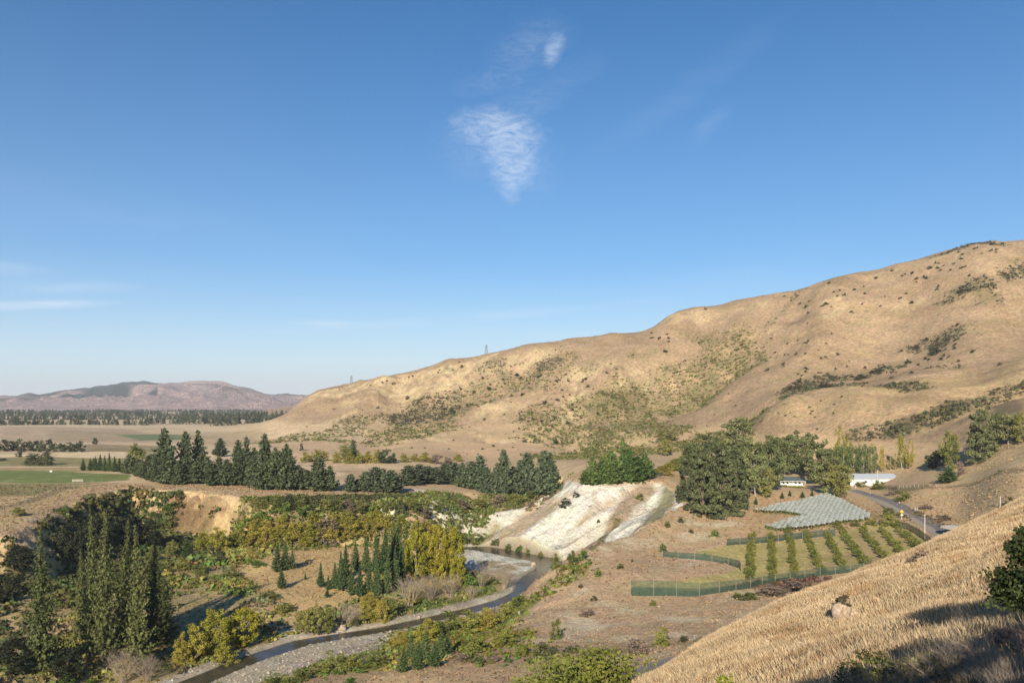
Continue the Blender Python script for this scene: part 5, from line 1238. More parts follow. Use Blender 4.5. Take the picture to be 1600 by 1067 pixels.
# ---- countable dark shrubs dotted over the hill
def hill_shrubs():
    rg = random.Random(12)
    cl = [('on the upper right of the hill', (1480, 420, 110, 30), 26, (3, 7)), ('on the crest at the far right of the hill', (1520, 392, 60, 9), 12, (3, 6)), ('high on the right face of the hill', (1330, 470, 110, 28), 30, (3, 7)), ('on the middle of the right face of the hill', (1250, 545, 60, 25), 22, (3, 5)),
          ('in the patch above the golden spur', (1330, 585, 100, 14), 30, (3, 8)), ('in the right-hand cluster on the hill face', (1470, 545, 45, 22), 24, (4, 9)), ('under the crest in the middle of the hill', (1035, 533, 16, 14), 9, (4, 7)), ('on the pale central spur of the hill', (930, 600, 60, 35), 18, (3, 6)),
          ('on the slope above the bench road', (840, 650, 90, 30), 26, (3, 7)), ('on the left face of the hill', (600, 655, 120, 25), 18, (3, 5)), ('among the scrub of the big gully', (760, 600, 110, 28), 28, (3, 8)), ('on the golden spur', (1260, 640, 50, 20), 16, (3, 5)), ('in the long gully right of the central spur', (1120, 600, 90, 50), 16, (2, 4)), ('along the left skyline of the hill', (620, 592, 110, 10), 10, (2, 5)), ('on the pink bank below the road bench', (740, 704, 150, 8), 14, (2, 5))]
    for lab, (cx, cy, rx, ry), n, (a, b) in cl:
        for i in range(n):
            px = cx + rg.gauss(0, .55) * rx; py = cy + rg.gauss(0, .6) * ry
            if lab.startswith('along the left'): py = np.interp(px, [c[0] for c in CREST], [c[1] for c in CREST]) + rg.uniform(3, 16)
            if lab.startswith('on the crest'): py = np.interp(px, [c[0] for c in CREST], [c[1] for c in CREST]) + rg.uniform(2, 18)
            x, y, z = hit(px, py)
            if y > 1500: continue
            s = rg.uniform(a, b) * y / FX
            k = 'small_shrub'
            q = ('upper ' if py < cy - ry * .3 else 'lower ' if py > cy + ry * .3 else 'mid ') + ('left' if px < cx - rx * .3 else 'right' if px > cx + rx * .3 else 'centre')
            sz = 'tiny' if s * FX / y < a + (b - a) * .3 else 'small' if s * FX / y < a + (b - a) * .7 else 'larger'
            put_at(k, 'hillside_shrub', '%s dark shrub, %s of those %s' % (sz, q, lab.replace('in the right-hand cluster on the hill face', 'in the right-hand cluster').replace('on the middle of the right face of the hill', 'on the middle right face').replace('under the crest in the middle of the hill', 'under the middle crest').replace('high on the right face of the hill', 'high on the right face').replace('on the crest at the far right of the hill', 'on the far right crest').replace('in the long gully right of the central spur', 'in the long central gully').replace('on the pink bank below the road bench', 'on the pink bank').replace('on the pale central spur of the hill', 'on the pale central spur')), 'shrub', x, y, z, s * .8, s * 1.25, 'dark shrubs ' + lab, .05, False)
    for px, py, h, w, lab in ((707, 647, 15, 12, 'tallest dark tree in the scrub of the big gully'), (1102, 484, 4, 7, 'dark bush standing on the skyline of the hill'), (868, 692, 7, 9, 'round bush beside the bench road'), (819, 690, 8, 8, 'left of the dark bushes beside the bench road'), (835, 692, 8, 9, 'right of the dark bushes beside the bench road'), (615, 600, 4, 8, 'low bush on the skyline left of the right pylon'), (1462, 553, 14, 26, 'largest dark bush of the right-hand cluster'), (1507, 457, 13, 24, 'large dark bush high on the right of the hill'), (1563, 570, 5, 10, 'lone round bush low on the right of the hill'), (1290, 605, 10, 30, 'dark bush along the top of the golden spur'), (1345, 592, 9, 26, 'dark bush in the middle of the patch above the spur'), (1370, 582, 10, 24, 'dark bush at the right of the patch above the spur'), (1240, 608, 14, 22, 'dark bush at the left end of the golden spur top')):
        put('dark_bush', 'hillside_bush', lab, 'bush', px, py, h, w)
hill_shrubs()

# ---- far tree belts across the plain: woods that read as one mass
row('broadleaf', 'gully_tree', 'tree', '{o} dark tree from the left along the gully rim under the pines', 'dark trees along the gully rim',
    [(398, 800, 24, 26), (414, 797, 26, 28), (432, 794, 24, 28), (450, 793, 24, 28, 'cypress'), (468, 792, 22, 26), (488, 795, 24, 28, 'cypress'), (506, 797, 22, 28), (524, 800, 24, 28), (544, 797, 20, 26, 'grey_shrub'), (562, 802, 22, 28), (584, 806, 24, 26, 'green_bush'), (604, 800, 20, 26), (626, 806, 28, 24, 'cypress'), (646, 800, 22, 24), (664, 806, 20, 26, 'grey_shrub'), (686, 800, 16, 26), (720, 796, 18, 30, 'grey_shrub'), (750, 792, 16, 30), (780, 790, 20, 30, 'grey_shrub'), (808, 786, 16, 28), (832, 780, 16, 24)])
for it, lab in (((150, 862, 60, 54), 'big added tree with painted shade behind the tips of the firs'), ((196, 858, 54, 54), 'added tree with painted shade right of the fir tips'), ((232, 856, 46, 48), 'added tree with painted shade at the foot of the gully wall'), ((112, 872, 60, 50), 'added tree with painted shade in the gully left of the fir tips'), ((30, 892, 44, 60), 'added tree with painted shade in the gully at the left edge'), ((10, 940, 50, 60), 'added tree with painted shade low at the left edge of the picture'), ((20, 1050, 60, 70), 'broad added tree with painted shade at the bottom left corner'), ((105, 1062, 50, 50), 'added tree with painted shade between the lone fir and the fir clump')):
    put('shade_tree', 'shade_fill_tree', lab, 'tree', *it)  # trees added to darken the gully, shade carried by their leaf colour
for it, lab in (((104, 1072, 22, 26), 'bright green bush at the bottom edge under the firs'), ((140, 1070, 14, 18), 'small bright green bush right of the other at the bottom edge'), ((14, 1036, 18, 26), 'yellow-green bush at the bottom left edge')):
    put('green_bush', 'green_bush', lab, 'bush', *it)
def belts():
    rg = np.random.default_rng(8)
    specs = [(-60, 235, 664, 11, 'dark belt of trees across the left of the plain'), (235, 470, 662, 12, 'belt of trees reaching the foot of the hill'), (120, 400, 655.5, 9, 'second belt behind the first'), (-60, 130, 656, 8, 'second belt at the left'), (280, 460, 655, 11, 'tall belt right of the farm track'),
             (-60, 480, 650.5, 7, 'third belt'), (-60, 480, 647, 6, 'fourth belt'), (330, 445, 667, 7, 'thin belt before the hill foot'), (-60, 240, 645, 5, 'last belt below the far hills'), (100, 460, 643.5, 4, 'farthest belt'), (415, 440, 668, 14, 'clump at the very foot of the hill')]
    for x0, x1, py, hp, lab in specs:
        y = FX * 40 / (py - HY); h = hp * y / FX; X0 = (x0 - CX) / FX * y; X1 = (x1 - CX) / FX * y
        n = int((X1 - X0) / (h * .13)); V = []; C_ = []
        x = rg.uniform(X0, X1, n); keep = vn(x / (h * 9), x * 0 + py, 6) + .15 * rg.random(n) > .26; x = x[keep]; n = len(x)
        yy = y + rg.normal(size=n) * h * .9; hh = h * rg.uniform(.55, 1.1, n) * (.75 + .5 * vn(x / (h * 5), x * 0, 9)); zz = np.full(n, -40.6)
        K = 26
        f = rg.random((n, K)) ** .8; rad = (1 - f * .85) * .24 * (1 + .4 * rg.random((n, 1)))
        a = rg.uniform(0, 6.28, (n, K))
        P = np.stack([x[:, None] + np.cos(a) * rad * hh[:, None], yy[:, None] + np.sin(a) * rad * hh[:, None], zz[:, None] + (.05 + .93 * f) * hh[:, None]], -1).reshape(-1, 3)
        v, q = cards(P, np.repeat(hh * .24, K), rg, np.array([0, -.4, .3]))
        c = np.repeat(rg.uniform(.6, 1.35, (n, 1)), K, 0) * np.array([.062, .075, .040])
        tag(link('tree_belt', mesh_np('tree_belt', v, q, leaf_mat('tree_belt_foliage', (1, 1, 1), 0, 0, .05), rep4(c))), lab, None, 'tree belts across the plain', 'stuff')
belts()

# ------------------------------------------------------------------ roads
ASPH = None
def road():
    m, nt, b, _ = new_mat('asphalt')
    geo = N(nt, 'ShaderNodeNewGeometry')
    f = mathn(nt, 'MULTIPLY', mrange(nt, nz(nt, .15, 4, .6, geo.outputs['Position']), .3, .7, .85, 1.15), mrange(nt, nz(nt, 6, 4, .7, geo.outputs['Position']), .3, .7, .8, 1.2))
    nt.links.new(mul(nt, (.19, .165, .145, 1), f), b.inputs['Base Color']); b.inputs['Roughness'].default_value = .85
    white = simple_mat('road_paint', (.72, .70, .66), .7, .2, 4)
    verge = simple_mat('road_shoulder_gravel', (.42, .34, .25), .95, .3, 5)
    def strip(name, P, half, mat, lift, parent=None, skirt=0.0):
        P = np.array(P)[:, :2]; t = np.r_[0, np.cumsum(np.hypot(*np.diff(P, axis=0).T))]; n = max(3, int(t[-1] / 3)); tt = np.linspace(0, t[-1], n)
        k = max(1, n // 14)
        px = np.interp(tt, t, P[:, 0]); py = np.interp(tt, t, P[:, 1])
        ker = np.ones(5) / 5; px[2:-2] = np.convolve(px, ker, 'valid'); py[2:-2] = np.convolve(py, ker, 'valid')
        z = ROADZ(px, py) + lift
        dx = np.gradient(px); dy = np.gradient(py); L = np.hypot(dx, dy); nx, ny = -dy / L, dx / L
        V = []; Fq = []
        offs = [(-half - 1.2, -1.4), (-half, 0), (half, 0), (half + 1.2, -1.4)] if skirt else [(-half, 0), (half, 0)]
        for i in range(n):
            for o_, dz in offs: V.append((px[i] + nx[i] * o_, py[i] + ny[i] * o_, z[i] + dz))
        m_ = len(offs)
        for i in range(n - 1):
            for q in range(m_ - 1): a = i * m_ + q; Fq.append((a, a + 1, a + m_ + 1, a + m_))
        return link(name, mesh_np(name, V, Fq, mat), parent), (px, py, z, nx, ny, tt)
    def ROADZ(px, py):
        z = np.maximum.reduce([ground(px + a, py + b_) for a, b_ in ((0, 0), (2.5, 0), (-2.5, 0), (0, 3), (0, -3))])
        if len(z) > 9: z[4:-4] = np.convolve(z, np.ones(9) / 9, 'valid')
        return z
    runs = [('road', [hit(1330, 766), hit(1347, 770), hit(1370, 777), hit(1392, 785), hit(1412, 795), hit(1432, 805), hit(1452, 816), hit(1470, 826), hit(1484, 836), hit(1490, 842), (140, 262, 0), (120, 225, 0)], 3.4),
            ('lower_road', [(62, 172, 0), (48, 152, 0), hit(1128, 1022), hit(1085, 1036), hit(1045, 1048), hit(1000, 1062), (10, 112, 0)], 2.9)]
    for nm, P, half in runs:
        v, _ = strip(nm + '_shoulder', P, half + .8, verge, .06, None, 1); tag(v, None, None, None, 'structure')
        r, (px, py, z, nx, ny, tt) = strip(nm, P, half, m, .12); tag(r, None, None, None, 'structure')
        if nm == 'road':
            for s in range(0, int(tt[-1]) - 4, 9):
                V = []
                for q in (s, s + 1.5, s + 3.0):
                    X = np.interp(q, tt, px); Y = np.interp(q, tt, py); Zz = np.interp(q, tt, z) + .012; a = np.interp(q, tt, nx); b_ = np.interp(q, tt, ny)
                    V += [(X - a * .11, Y - b_ * .11, Zz), (X + a * .11, Y + b_ * .11, Zz)]
                link('lane_dash', mesh_np('lane_dash', V, [(0, 1, 3, 2), (2, 3, 5, 4)], white), r)
            V = []; n = len(px)
            for i in range(n): V += [(px[i] - nx[i] * (half - .25), py[i] - ny[i] * (half - .25), z[i] + .012), (px[i] - nx[i] * (half - .40), py[i] - ny[i] * (half - .40), z[i] + .012)]
            link('edge_line', mesh_np('edge_line', V, [(2 * i, 2 * i + 1, 2 * i + 3, 2 * i + 2) for i in range(n - 1)], white), r)
    # the pale gravel apron at the side of the road
    c = hit(1503, 838); V = [(c[0], c[1], 0)]
    for k in range(12):
        a = k * 6.283 / 12; V.append((c[0] + 6 * math.cos(a), c[1] + 9 * math.sin(a), 0))
    V = np.array(V); V[:, 2] = ground(V[:, 0], V[:, 1]).max() + .09
    tag(link('gravel_apron', mesh_np('gravel_apron', V, [(0, 1 + k, 1 + (k + 1) % 12) for k in range(12)], simple_mat('apron_gravel', (.62, .52, .40), .95, .2, 2))), None, None, None, 'structure')
road()

# ------------------------------------------------------------------ orchard
ORROWS = [((1171, 905), (1176, 839)), ((1208, 905), (1205, 842)), ((1242, 899), (1233, 836)), ((1282, 896), (1260, 837)), ((1318, 890), (1292, 838)), ((1352, 882), (1309, 824)), ((1383, 877), (1347, 829)), ((1409, 864), (1380, 832)), ((1444, 862), (1406, 832))]
for r_, (a, b) in enumerate(ORROWS):
    A = np.array(hit(*a)); B = np.array(hit(*b)); n = max(5, int(np.hypot(*(B - A)[:2]) / 5.2))
    n = min(n, 13)
    for i in range(n):
        p = A + (B - A) * i / (n - 1)
        jx, jy = _pick.uniform(-.4, .4), _pick.uniform(-.4, .4); x, y = p[0] + jx, p[1] + jy
        h = _pick.uniform(2.2, 3.1)
        put_at('orchard', 'orchard_tree', '%s tree from the near end of the %s orchard row from the left' % (ORD[i], ORD[r_]), 'fruit tree', x, y, float(ground(np.array([x]), np.array([y]))[0]), h, h * _pick.uniform(1.1, 1.35), 'fruit trees of the orchard rows')
for it, lab in (((1336, 822, 11, 18), 'bushy tree at the far end of the orchard beside the netted vines'), ((1362, 820, 14, 22), 'large bushy tree at the far top of the orchard'), ((1386, 822, 26, 26), 'tallest bushy tree at the top of the orchard by the road'), ((1401, 824, 14, 18), 'bushy tree next to the curved dark net fence'), ((1232, 832, 14, 14), 'brownish tree just outside the upper net fence')):
    put('bush', 'orchard_tree', lab, 'fruit tree', *it)

# ------------------------------------------------------------------ net fences
def net_mat(name, col, alpha):
    m, nt, b, out = new_mat(name)
    tc = N(nt, 'ShaderNodeNewGeometry')
    c = mul(nt, (*col, 1), mrange(nt, nz(nt, .9, 3, .6, tc.outputs['Position']), .3, .7, .75, 1.3))
    nt.links.new(c, b.inputs['Base Color']); b.inputs['Roughness'].default_value = .8
    tr = N(nt, 'ShaderNodeBsdfTransparent'); mx = N(nt, 'ShaderNodeMixShader')
    nt.links.new(mrange(nt, nz(nt, 1.5, 3, .6, tc.outputs['Position']), .3, .7, alpha - .1, alpha + .1), mx.inputs[0])
    nt.links.new(tr.outputs[0], mx.inputs[1]); nt.links.new(b.outputs[0], mx.inputs[2]); nt.links.new(mx.outputs[0], out.inputs[0])
    return m
NET = net_mat('green_shade_net', (.055, .082, .052), .60)
NETD = net_mat('dark_shade_net', (.030, .060, .050), .72)
NETL = net_mat('dense_lower_net', (.040, .072, .047), .78)
POST = simple_mat('timber_post', (.30, .25, .19), .85, .2, 6)
POSTL = simple_mat('pale_timber', (.55, .50, .42), .8, .15, 6)
def net_fence(label, pts, heights, net, step=5.0, lower=None, post=POST):
    P = np.array([hit(*p) for p in pts]); t = np.r_[0, np.cumsum(np.hypot(np.diff(P[:, 0]), np.diff(P[:, 1])))]
    n = max(2, int(t[-1] / step) + 1); tt = np.linspace(0, t[-1], n)
    x = np.interp(tt, t, P[:, 0]); y = np.interp(tt, t, P[:, 1]); z = ground(x, y); h = np.interp(tt, t, heights)
    root = thing('net_fence', label, 'fence', (x[0], y[0], z[0]), 'green net fences')
    o = np.array([x[0], y[0], z[0]]); V = []; Fq = []; VL = []
    fine = np.linspace(0, n - 1, (n - 1) * 4 + 1)
    for f in fine:
        sag = .12 * math.sin(math.pi * (f % 1)) ; X = np.interp(f, range(n), x); Y = np.interp(f, range(n), y); Zz = float(ground(np.array([X]), np.array([Y]))[0]); hh = np.interp(f, range(n), h)
        V += [(X - o[0], Y - o[1], Zz - .05 - o[2]), (X - o[0] + .15 * math.sin(f * 7), Y - o[1], Zz + hh * .5 - o[2]), (X - o[0], Y - o[1], Zz + hh - sag - o[2])]
        VL += [(X - o[0] + .05, Y - o[1] - .05, Zz - .05 - o[2]), (X - o[0] + .05, Y - o[1] - .05, Zz + hh * (.45 + .05 * math.sin(f * 1.7)) - o[2])]
    for i in range(len(fine) - 1):
        for q in range(2): a = i * 3 + q; Fq.append((a, a + 3, a + 4, a + 1))
    link('net', mesh_np('net', V, Fq, net), root)
    if lower: link('lower_net', mesh_np('lower_net', VL, [(2 * i, 2 * i + 2, 2 * i + 3, 2 * i + 1) for i in range(len(fine) - 1)], NETL), root)
    mb = MB(); mb.tube((0, 0, -.2), (0, 0, 1), .055, .05, 6); pm = mb.mesh('post', post)
    for i in range(n):
        p = link('post', pm, root, (x[i] - o[0], y[i] - o[1] - .08, z[i] - o[2])); p.scale = (1, 1, h[i] * 1.04)
    wb = MB()
    for i in range(n - 1): wb.tube((x[i] - o[0], y[i] - o[1], z[i] + h[i] - o[2]), (x[i + 1] - o[0], y[i + 1] - o[1], z[i + 1] + h[i + 1] - o[2]), .02, .02, 3)
    wb.build('top_wire', POST, root)
net_fence('long green net fence along the near side of the orchard', [(985, 930), (1022, 931), (1060, 931), (1110, 929), (1165, 920), (1200, 912), (1250, 904), (1300, 897), (1340, 893), (1380, 885), (1410, 876)], [4.0, 4.0, 3.8, 3.0, 2.6, 2.4, 2.4, 2.3, 2.2, 2.2, 2.0], NET, 5.5, True)
net_fence('green net fence around the dry mound, left of the orchard rows', [(1035, 869), (1075, 873), (1115, 877), (1140, 882), (1156, 888), (1158, 893)], [1.8, 1.9, 2.0, 2.1, 2.4, 2.4], NETL, 5.0)
net_fence('green net fence at the far side of the orchard under the vines', [(1135, 852), (1160, 850), (1195, 848), (1240, 842), (1275, 839), (1306, 837)], [2.2, 2.2, 2.2, 2.4, 2.4, 2.6], NETL, 6.0)
net_fence('dark curved net fence between the orchard and the road', [(1398, 822), (1418, 827), (1436, 837), (1450, 847), (1460, 856)], [2.4, 2.5, 2.5, 2.5, 2.4], NETD, 4.0)
net_fence('short blue-green fence on top of the white cliff', [(1010, 746), (1022, 745), (1036, 744)], [2.0, 2.0, 2.0], NETL, 4.0)

# ------------------------------------------------------------------ netted vines
def vines():
    m, nt, b, out = new_mat('white_bird_net')
    geo = N(nt, 'ShaderNodeNewGeometry')
    cr = N(nt, 'ShaderNodeValToRGB'); nt.links.new(nz(nt, .55, 8, .75, geo.outputs['Position']), cr.inputs[0])
    cr.color_ramp.elements[0].position = .42; cr.color_ramp.elements[0].color = (.34, .40, .24, 1)
    cr.color_ramp.elements[1].position = .53; cr.color_ramp.elements[1].color = (.70, .70, .64, 1)
    nt.links.new(cr.outputs[0], b.inputs['Base Color']); b.inputs['Roughness'].default_value = .9
    tr = N(nt, 'ShaderNodeBsdfTransparent'); mx = N(nt, 'ShaderNodeMixShader'); mx.inputs[0].default_value = .85
    nt.links.new(tr.outputs[0], mx.inputs[1]); nt.links.new(b.outputs[0], mx.inputs[2]); nt.links.new(mx.outputs[0], out.inputs[0])
    P = np.array([hit(*p)[:2] for p in [(1176, 800), (1212, 791), (1250, 785), (1290, 773), (1318, 785), (1362, 808), (1352, 816), (1290, 823), (1215, 831), (1196, 826), (1230, 815), (1256, 808), (1225, 803)]])
    az = R(24); dirv = np.array([math.sin(az), math.cos(az)]); nrm = np.array([math.cos(az), -math.sin(az)])
    off = P @ nrm; rg = random.Random(4); rr = np.random.default_rng(6)
    rows = []
    for c in np.arange(off.min() + .8, off.max() - .4, 1.9):
        ts = []
        for i in range(len(P)):
            a, b_ = P[i], P[(i + 1) % len(P)]; oa, ob = a @ nrm - c, b_ @ nrm - c
            if (oa > 0) != (ob > 0): q = a + (b_ - a) * oa / (oa - ob); ts.append(q @ dirv)
        ts.sort()
        for k in range(0, len(ts) - 1, 2):
            if ts[k + 1] - ts[k] > 3: rows.append((c, ts[k], ts[k + 1]))
    for r_, (c, t0, t1) in enumerate(rows):
        n = max(2, int((t1 - t0) / 5)); o = nrm * c + dirv * t0; oz = float(ground(np.array([o[0]]), np.array([o[1]]))[0]); V = []; Fq = []; LP = []
        for i in range(n + 1):
            q = nrm * c + dirv * (t0 + (t1 - t0) * i / n); z = float(ground(np.array([q[0]]), np.array([q[1]]))[0]) - oz; h = 1.6 + rg.uniform(-.08, .08)
            for s, hz in ((-.95, .84), (-.7, .90), (-.35, .97), (0, 1.0), (.35, .97), (.7, .90), (.95, .84)):
                p = q - o + nrm * s * rg.uniform(.9, 1.1); V.append((p[0], p[1], z + hz * h * rg.uniform(.97, 1.02)))
            for _ in range(12): LP.append((q[0] - o[0] + rg.uniform(-.4, .4), q[1] - o[1] + rg.uniform(-2.4, 2.4), z + rg.uniform(.3, 1.4)))
        for i in range(n):
            for s in range(6): a = i * 7 + s; Fq.append((a, a + 1, a + 8, a + 7))
        root = thing('netted_vine_row', '%s row of white netted vines, counted from the left' % (ORD[r_] if r_ < len(ORD) else 'last'), 'vine row', (o[0], o[1], oz), 'white netted vine rows')
        link('bird_net', mesh_np('bird_net', V, Fq, m), root)
        v, f = cards(np.array(LP), .55, rr); link('vines', mesh_np('vines', v, f, M_GREEN, np.ones((len(v), 3))), root)
        mb = MB(); mb.tube((0, 0, -.2), (0, 0, 1.9), .06, .06, 5); mb.build('end_post', POST, root)
    print('vine rows', len(rows))
vines()

# ------------------------------------------------------------------ buildings
WHITE = simple_mat('white_paint', (.80, .78, .74), .6, .06, 2)
CREAM = simple_mat('cream_paint', (.74, .70, .58), .6, .06, 2)
GLASS = simple_mat('window_glass', (.03, .035, .04), .15, .1, 2)
GRN = simple_mat('dark_green_paint', (.035, .075, .055), .5, .1, 2)
ROOFG = simple_mat('grey_green_roofing', (.10, .125, .115), .55, .12, 1.5)
ROOFW = simple_mat('white_roofing', (.46, .50, .55), .45, .06, .8)
def wall_windows(root, mb_list): pass
def cottage():
    x, y, z = hit(1235, 760); z += .9; s = y / FX
    root = thing('cottage', 'small white cottage with hipped grey-green roof and a verandah', 'cottage', (x, y, z), None, R(-3))
    W_, Dp, Hh = 11.6, 8.0, 2.7
    b = MB(); b.box((0, 1.4, Hh / 2 - .3), (W_, Dp, Hh + .6)); b.build('wall', WHITE, root)
    r = MB(); w2, d2 = W_ / 2 + 1.0, Dp / 2 + 1.1; cy = .9; ez = Hh + .02; rz_ = Hh + 1.9
    A = [(-w2, cy - d2 - .9, ez - .25), (w2, cy - d2 - .9, ez - .25), (w2, cy + d2, ez), (-w2, cy + d2, ez)]; B = [(-w2 + 3.4, cy, rz_), (w2 - 3.4, cy, rz_)]
    r.v = A + B; r.f = [(0, 1, 5, 4), (1, 2, 5), (2, 3, 4, 5), (3, 0, 4), (3, 2, 1, 0)]; r.build('roof', ROOFG, root)
    g = MB(); g.box((0, cy - d2 - .93, ez - .30), (2 * w2, .08, .18)); g.build('fascia', WHITE, root)
    for i in range(7):
        p = MB(); p.box((-w2 + .25 + i * (2 * w2 - .5) / 6, cy - d2 - .6, (ez - .35) / 2), (.13, .13, ez - .35)); p.build('verandah_post', WHITE, root)
    dk = MB(); dk.box((0, -3.6, .05), (2 * w2 - .2, 2.3, .25)); dk.build('verandah_floor', POSTL, root)
    f0 = 1.4 - Dp / 2
    for cx_ in (-4.2, -2.2, 2.2, 4.2):
        fr = MB()
        for dx, dz, sx, sz in ((0, .62, 1.4, .1), (0, -.62, 1.4, .1), (-.65, 0, .1, 1.14), (.65, 0, .1, 1.14)): fr.box((cx_ + dx, f0 - .03, 1.5 + dz), (sx, .08, sz))
        w = fr.build('window', WHITE, root); pn = MB(); pn.box((cx_, f0 - .02, 1.5), (1.2, .05, 1.14)); pn.build('pane', GLASS, w)
    dr = MB(); dr.box((0, f0 - .03, 1.05), (1.0, .08, 2.1)); dr.build('door', CREAM, root)
    ch = MB(); ch.box((2.5, 2.0, rz_ - .3), (.6, .6, 1.6)); ch.build('chimney', simple_mat('brick_chimney', (.35, .18, .12), .9, .2, 6), root)
    for q, (px, w) in enumerate(((1224, 12), (1244, 18))):
        xx = (px - CX) / FX * (y - 5.6); hb = MB(); n_ = 60
        rg = np.random.default_rng(q); Pp = rg.uniform(-.5, .5, (420, 3)) * np.array([w * s * .95, 1.1, 1.0]) + np.array([0, 0, .5])
        v, f = cards(Pp, .38, rg); o = link('hedge', mesh_np('hedge', v, f, M_BUSH, np.ones((len(v), 3))), None, (xx, y - 5.6, float(ground(np.array([xx]), np.array([y - 5.6]))[0]) + .1))
        tag(o, ('clipped hedge left of the cottage steps', 'clipped hedge right of the cottage steps')[q], 'hedge')
cottage()
def shed():
    x, y, z = hit(1358, 755.5); L, Dp, H, Rr = 27.5, 12.0, 3.3, 2.4
    root = thing('long_shed', 'long white farm shed with a white sloping roof beside the road', 'shed', (x, y, z), None, R(4))
    b = MB(); hw, hd = L / 2, Dp / 2
    b.v = [(-hw, -hd, -.6), (hw, -hd, -.6), (hw, hd, -.6), (-hw, hd, -.6), (-hw, -hd, H), (hw, -hd, H), (hw, hd, H), (-hw, hd, H)]
    b.f = [(0, 1, 5, 4), (2, 3, 7, 6), (1, 2, 6, 5)]; b.build('wall', WHITE, root)
    g = MB(); g.v = [(-hw, -hd, -.6), (-hw, hd, -.6), (-hw, hd, H), (-hw, 0, H + Rr), (-hw, -hd, H)]; g.f = [(0, 4, 3, 2, 1)]; g.build('gable_wall', GRN, root)
    g = MB(); g.v = [(hw, -hd, H), (hw, hd, H), (hw, 0, H + Rr)]; g.f = [(0, 1, 2)]; g.build('gable', WHITE, root)
    for sgn, nm in ((-1, 'roof'), (1, 'roof')):
        r = MB(); n = 34
        for i in range(n):                      # ribbed sheets
            x0 = -hw - .4 + (L + .8) * i / n; x1 = x0 + (L + .8) / n * .86
            r.quad((x0, sgn * (hd + .5), H - .18 + .06), (x1, sgn * (hd + .5), H - .18 + .06), (x1, 0, H + Rr + .06), (x0, 0, H + Rr + .06))
            x2 = -hw - .4 + (L + .8) * (i + 1) / n
            r.quad((x1, sgn * (hd + .5), H - .18), (x2, sgn * (hd + .5), H - .18), (x2, 0, H + Rr), (x1, 0, H + Rr))
        ro = r.build(nm, ROOFW, root)
        if sgn < 0:
            v = MB(); v.box((-hw + 3, -hd * .55, H + Rr * .45 + .35), (1.1, .5, .5)); v.build('roof_vent', GLASS, ro)
    for cx_ in (-5.0,):
        fr = MB(); fr.box((cx_, -hd - .03, 1.7), (1.8, .08, 1.5)); w = fr.build('window', WHITE, root); p = MB(); p.box((cx_, -hd - .05, 1.7), (1.5, .06, 1.2)); p.build('pane', GLASS, w)
    dd = MB(); dd.box((1.6, -hd - .04, 1.35), (2.2, .08, 2.7)); dd.build('door', simple_mat('grey_green_door', (.13, .19, .17), .6, .1, 2), root)
    d2 = MB(); d2.box((-1.0, -hd - .04, 1.1), (1.0, .08, 2.2)); d2.build('door', CREAM, root)
    gt = MB(); gt.box((0, -hd - .55, H - .16), (L + .8, .12, .12)); gt.build('gutter', WHITE, root)
shed()

# ------------------------------------------------------------------ poles, posts, signs, pylons, gate
def power_pole(px, py, hpx, label, base=None):
    x, y, z = hit(px, py); h = hpx * y / FX
    root = thing('power_pole', label, 'power pole', (x, y, z), 'power poles', R(25))
    m = MB(); m.tube((0, 0, -.5), (0, 0, h), .17, .11, 8); m.build('pole', POSTL, root)
    c = MB(); c.box((0, 0, h - .5), (2.2, .12, .14)); a = c.build('crossarm', POST, root)
    for k in (-.95, 0, .95):
        i = MB(); i.tube((k, 0, h - .43), (k, 0, h - .2), .05, .04, 6); i.build('insulator', CREAM, a)
power_pole(1445, 842, 40, 'tall timber power pole beside the road and the curved net fence')
power_pole(1371, 764, 30, 'power pole standing before the right part of the white shed')
power_pole(1563, 792, 18, 'thin pole at the field edge over the near slope')
power_pole(1248, 962, 30, 'thin pale pole at the edge of the near grassy slope')
def post(px, py, hpx, label, cat='post', mat=WHITE, r=.06, cap=None, grp=None):
    x, y, z = hit(px, py); h = hpx * y / FX
    root = thing('marker_post', label, cat, (x, y, z), grp)
    m = MB(); m.box((0, 0, h / 2 - .1), (r * 2.2, r * 1.4, h + .2)); m.build('post', mat, root)
    c = MB(); c.box((0, -.01, h * .82), (r * 2.25, r * 1.5, h * .12)); c.build('reflector', cap or simple_mat('red_reflector', (.5, .06, .03), .4), root)
for a in ((1337, 763, 6, 'white marker post at the left front of the shed'), (1360, 772, 3, 'small white post where the road leaves the shed'), (1405, 788, 5, 'white marker post on the far side of the road'), (1430, 797, 5, 'left of the paired white posts above the road'), (1433, 797, 5, 'right of the paired white posts above the road'),
          (1511, 832, 5, 'white post at the gravel apron'), (1104, 1027, 11, 'white marker post on the far side of the lower road'), (1091, 1050, 11, 'white marker post on the near side of the lower road'), (1315, 909, 5, 'pale post below the orchard fence'), (811, 960, 5, 'small pale stake on the dry slope by the river')):
    post(*a, grp='white roadside posts')
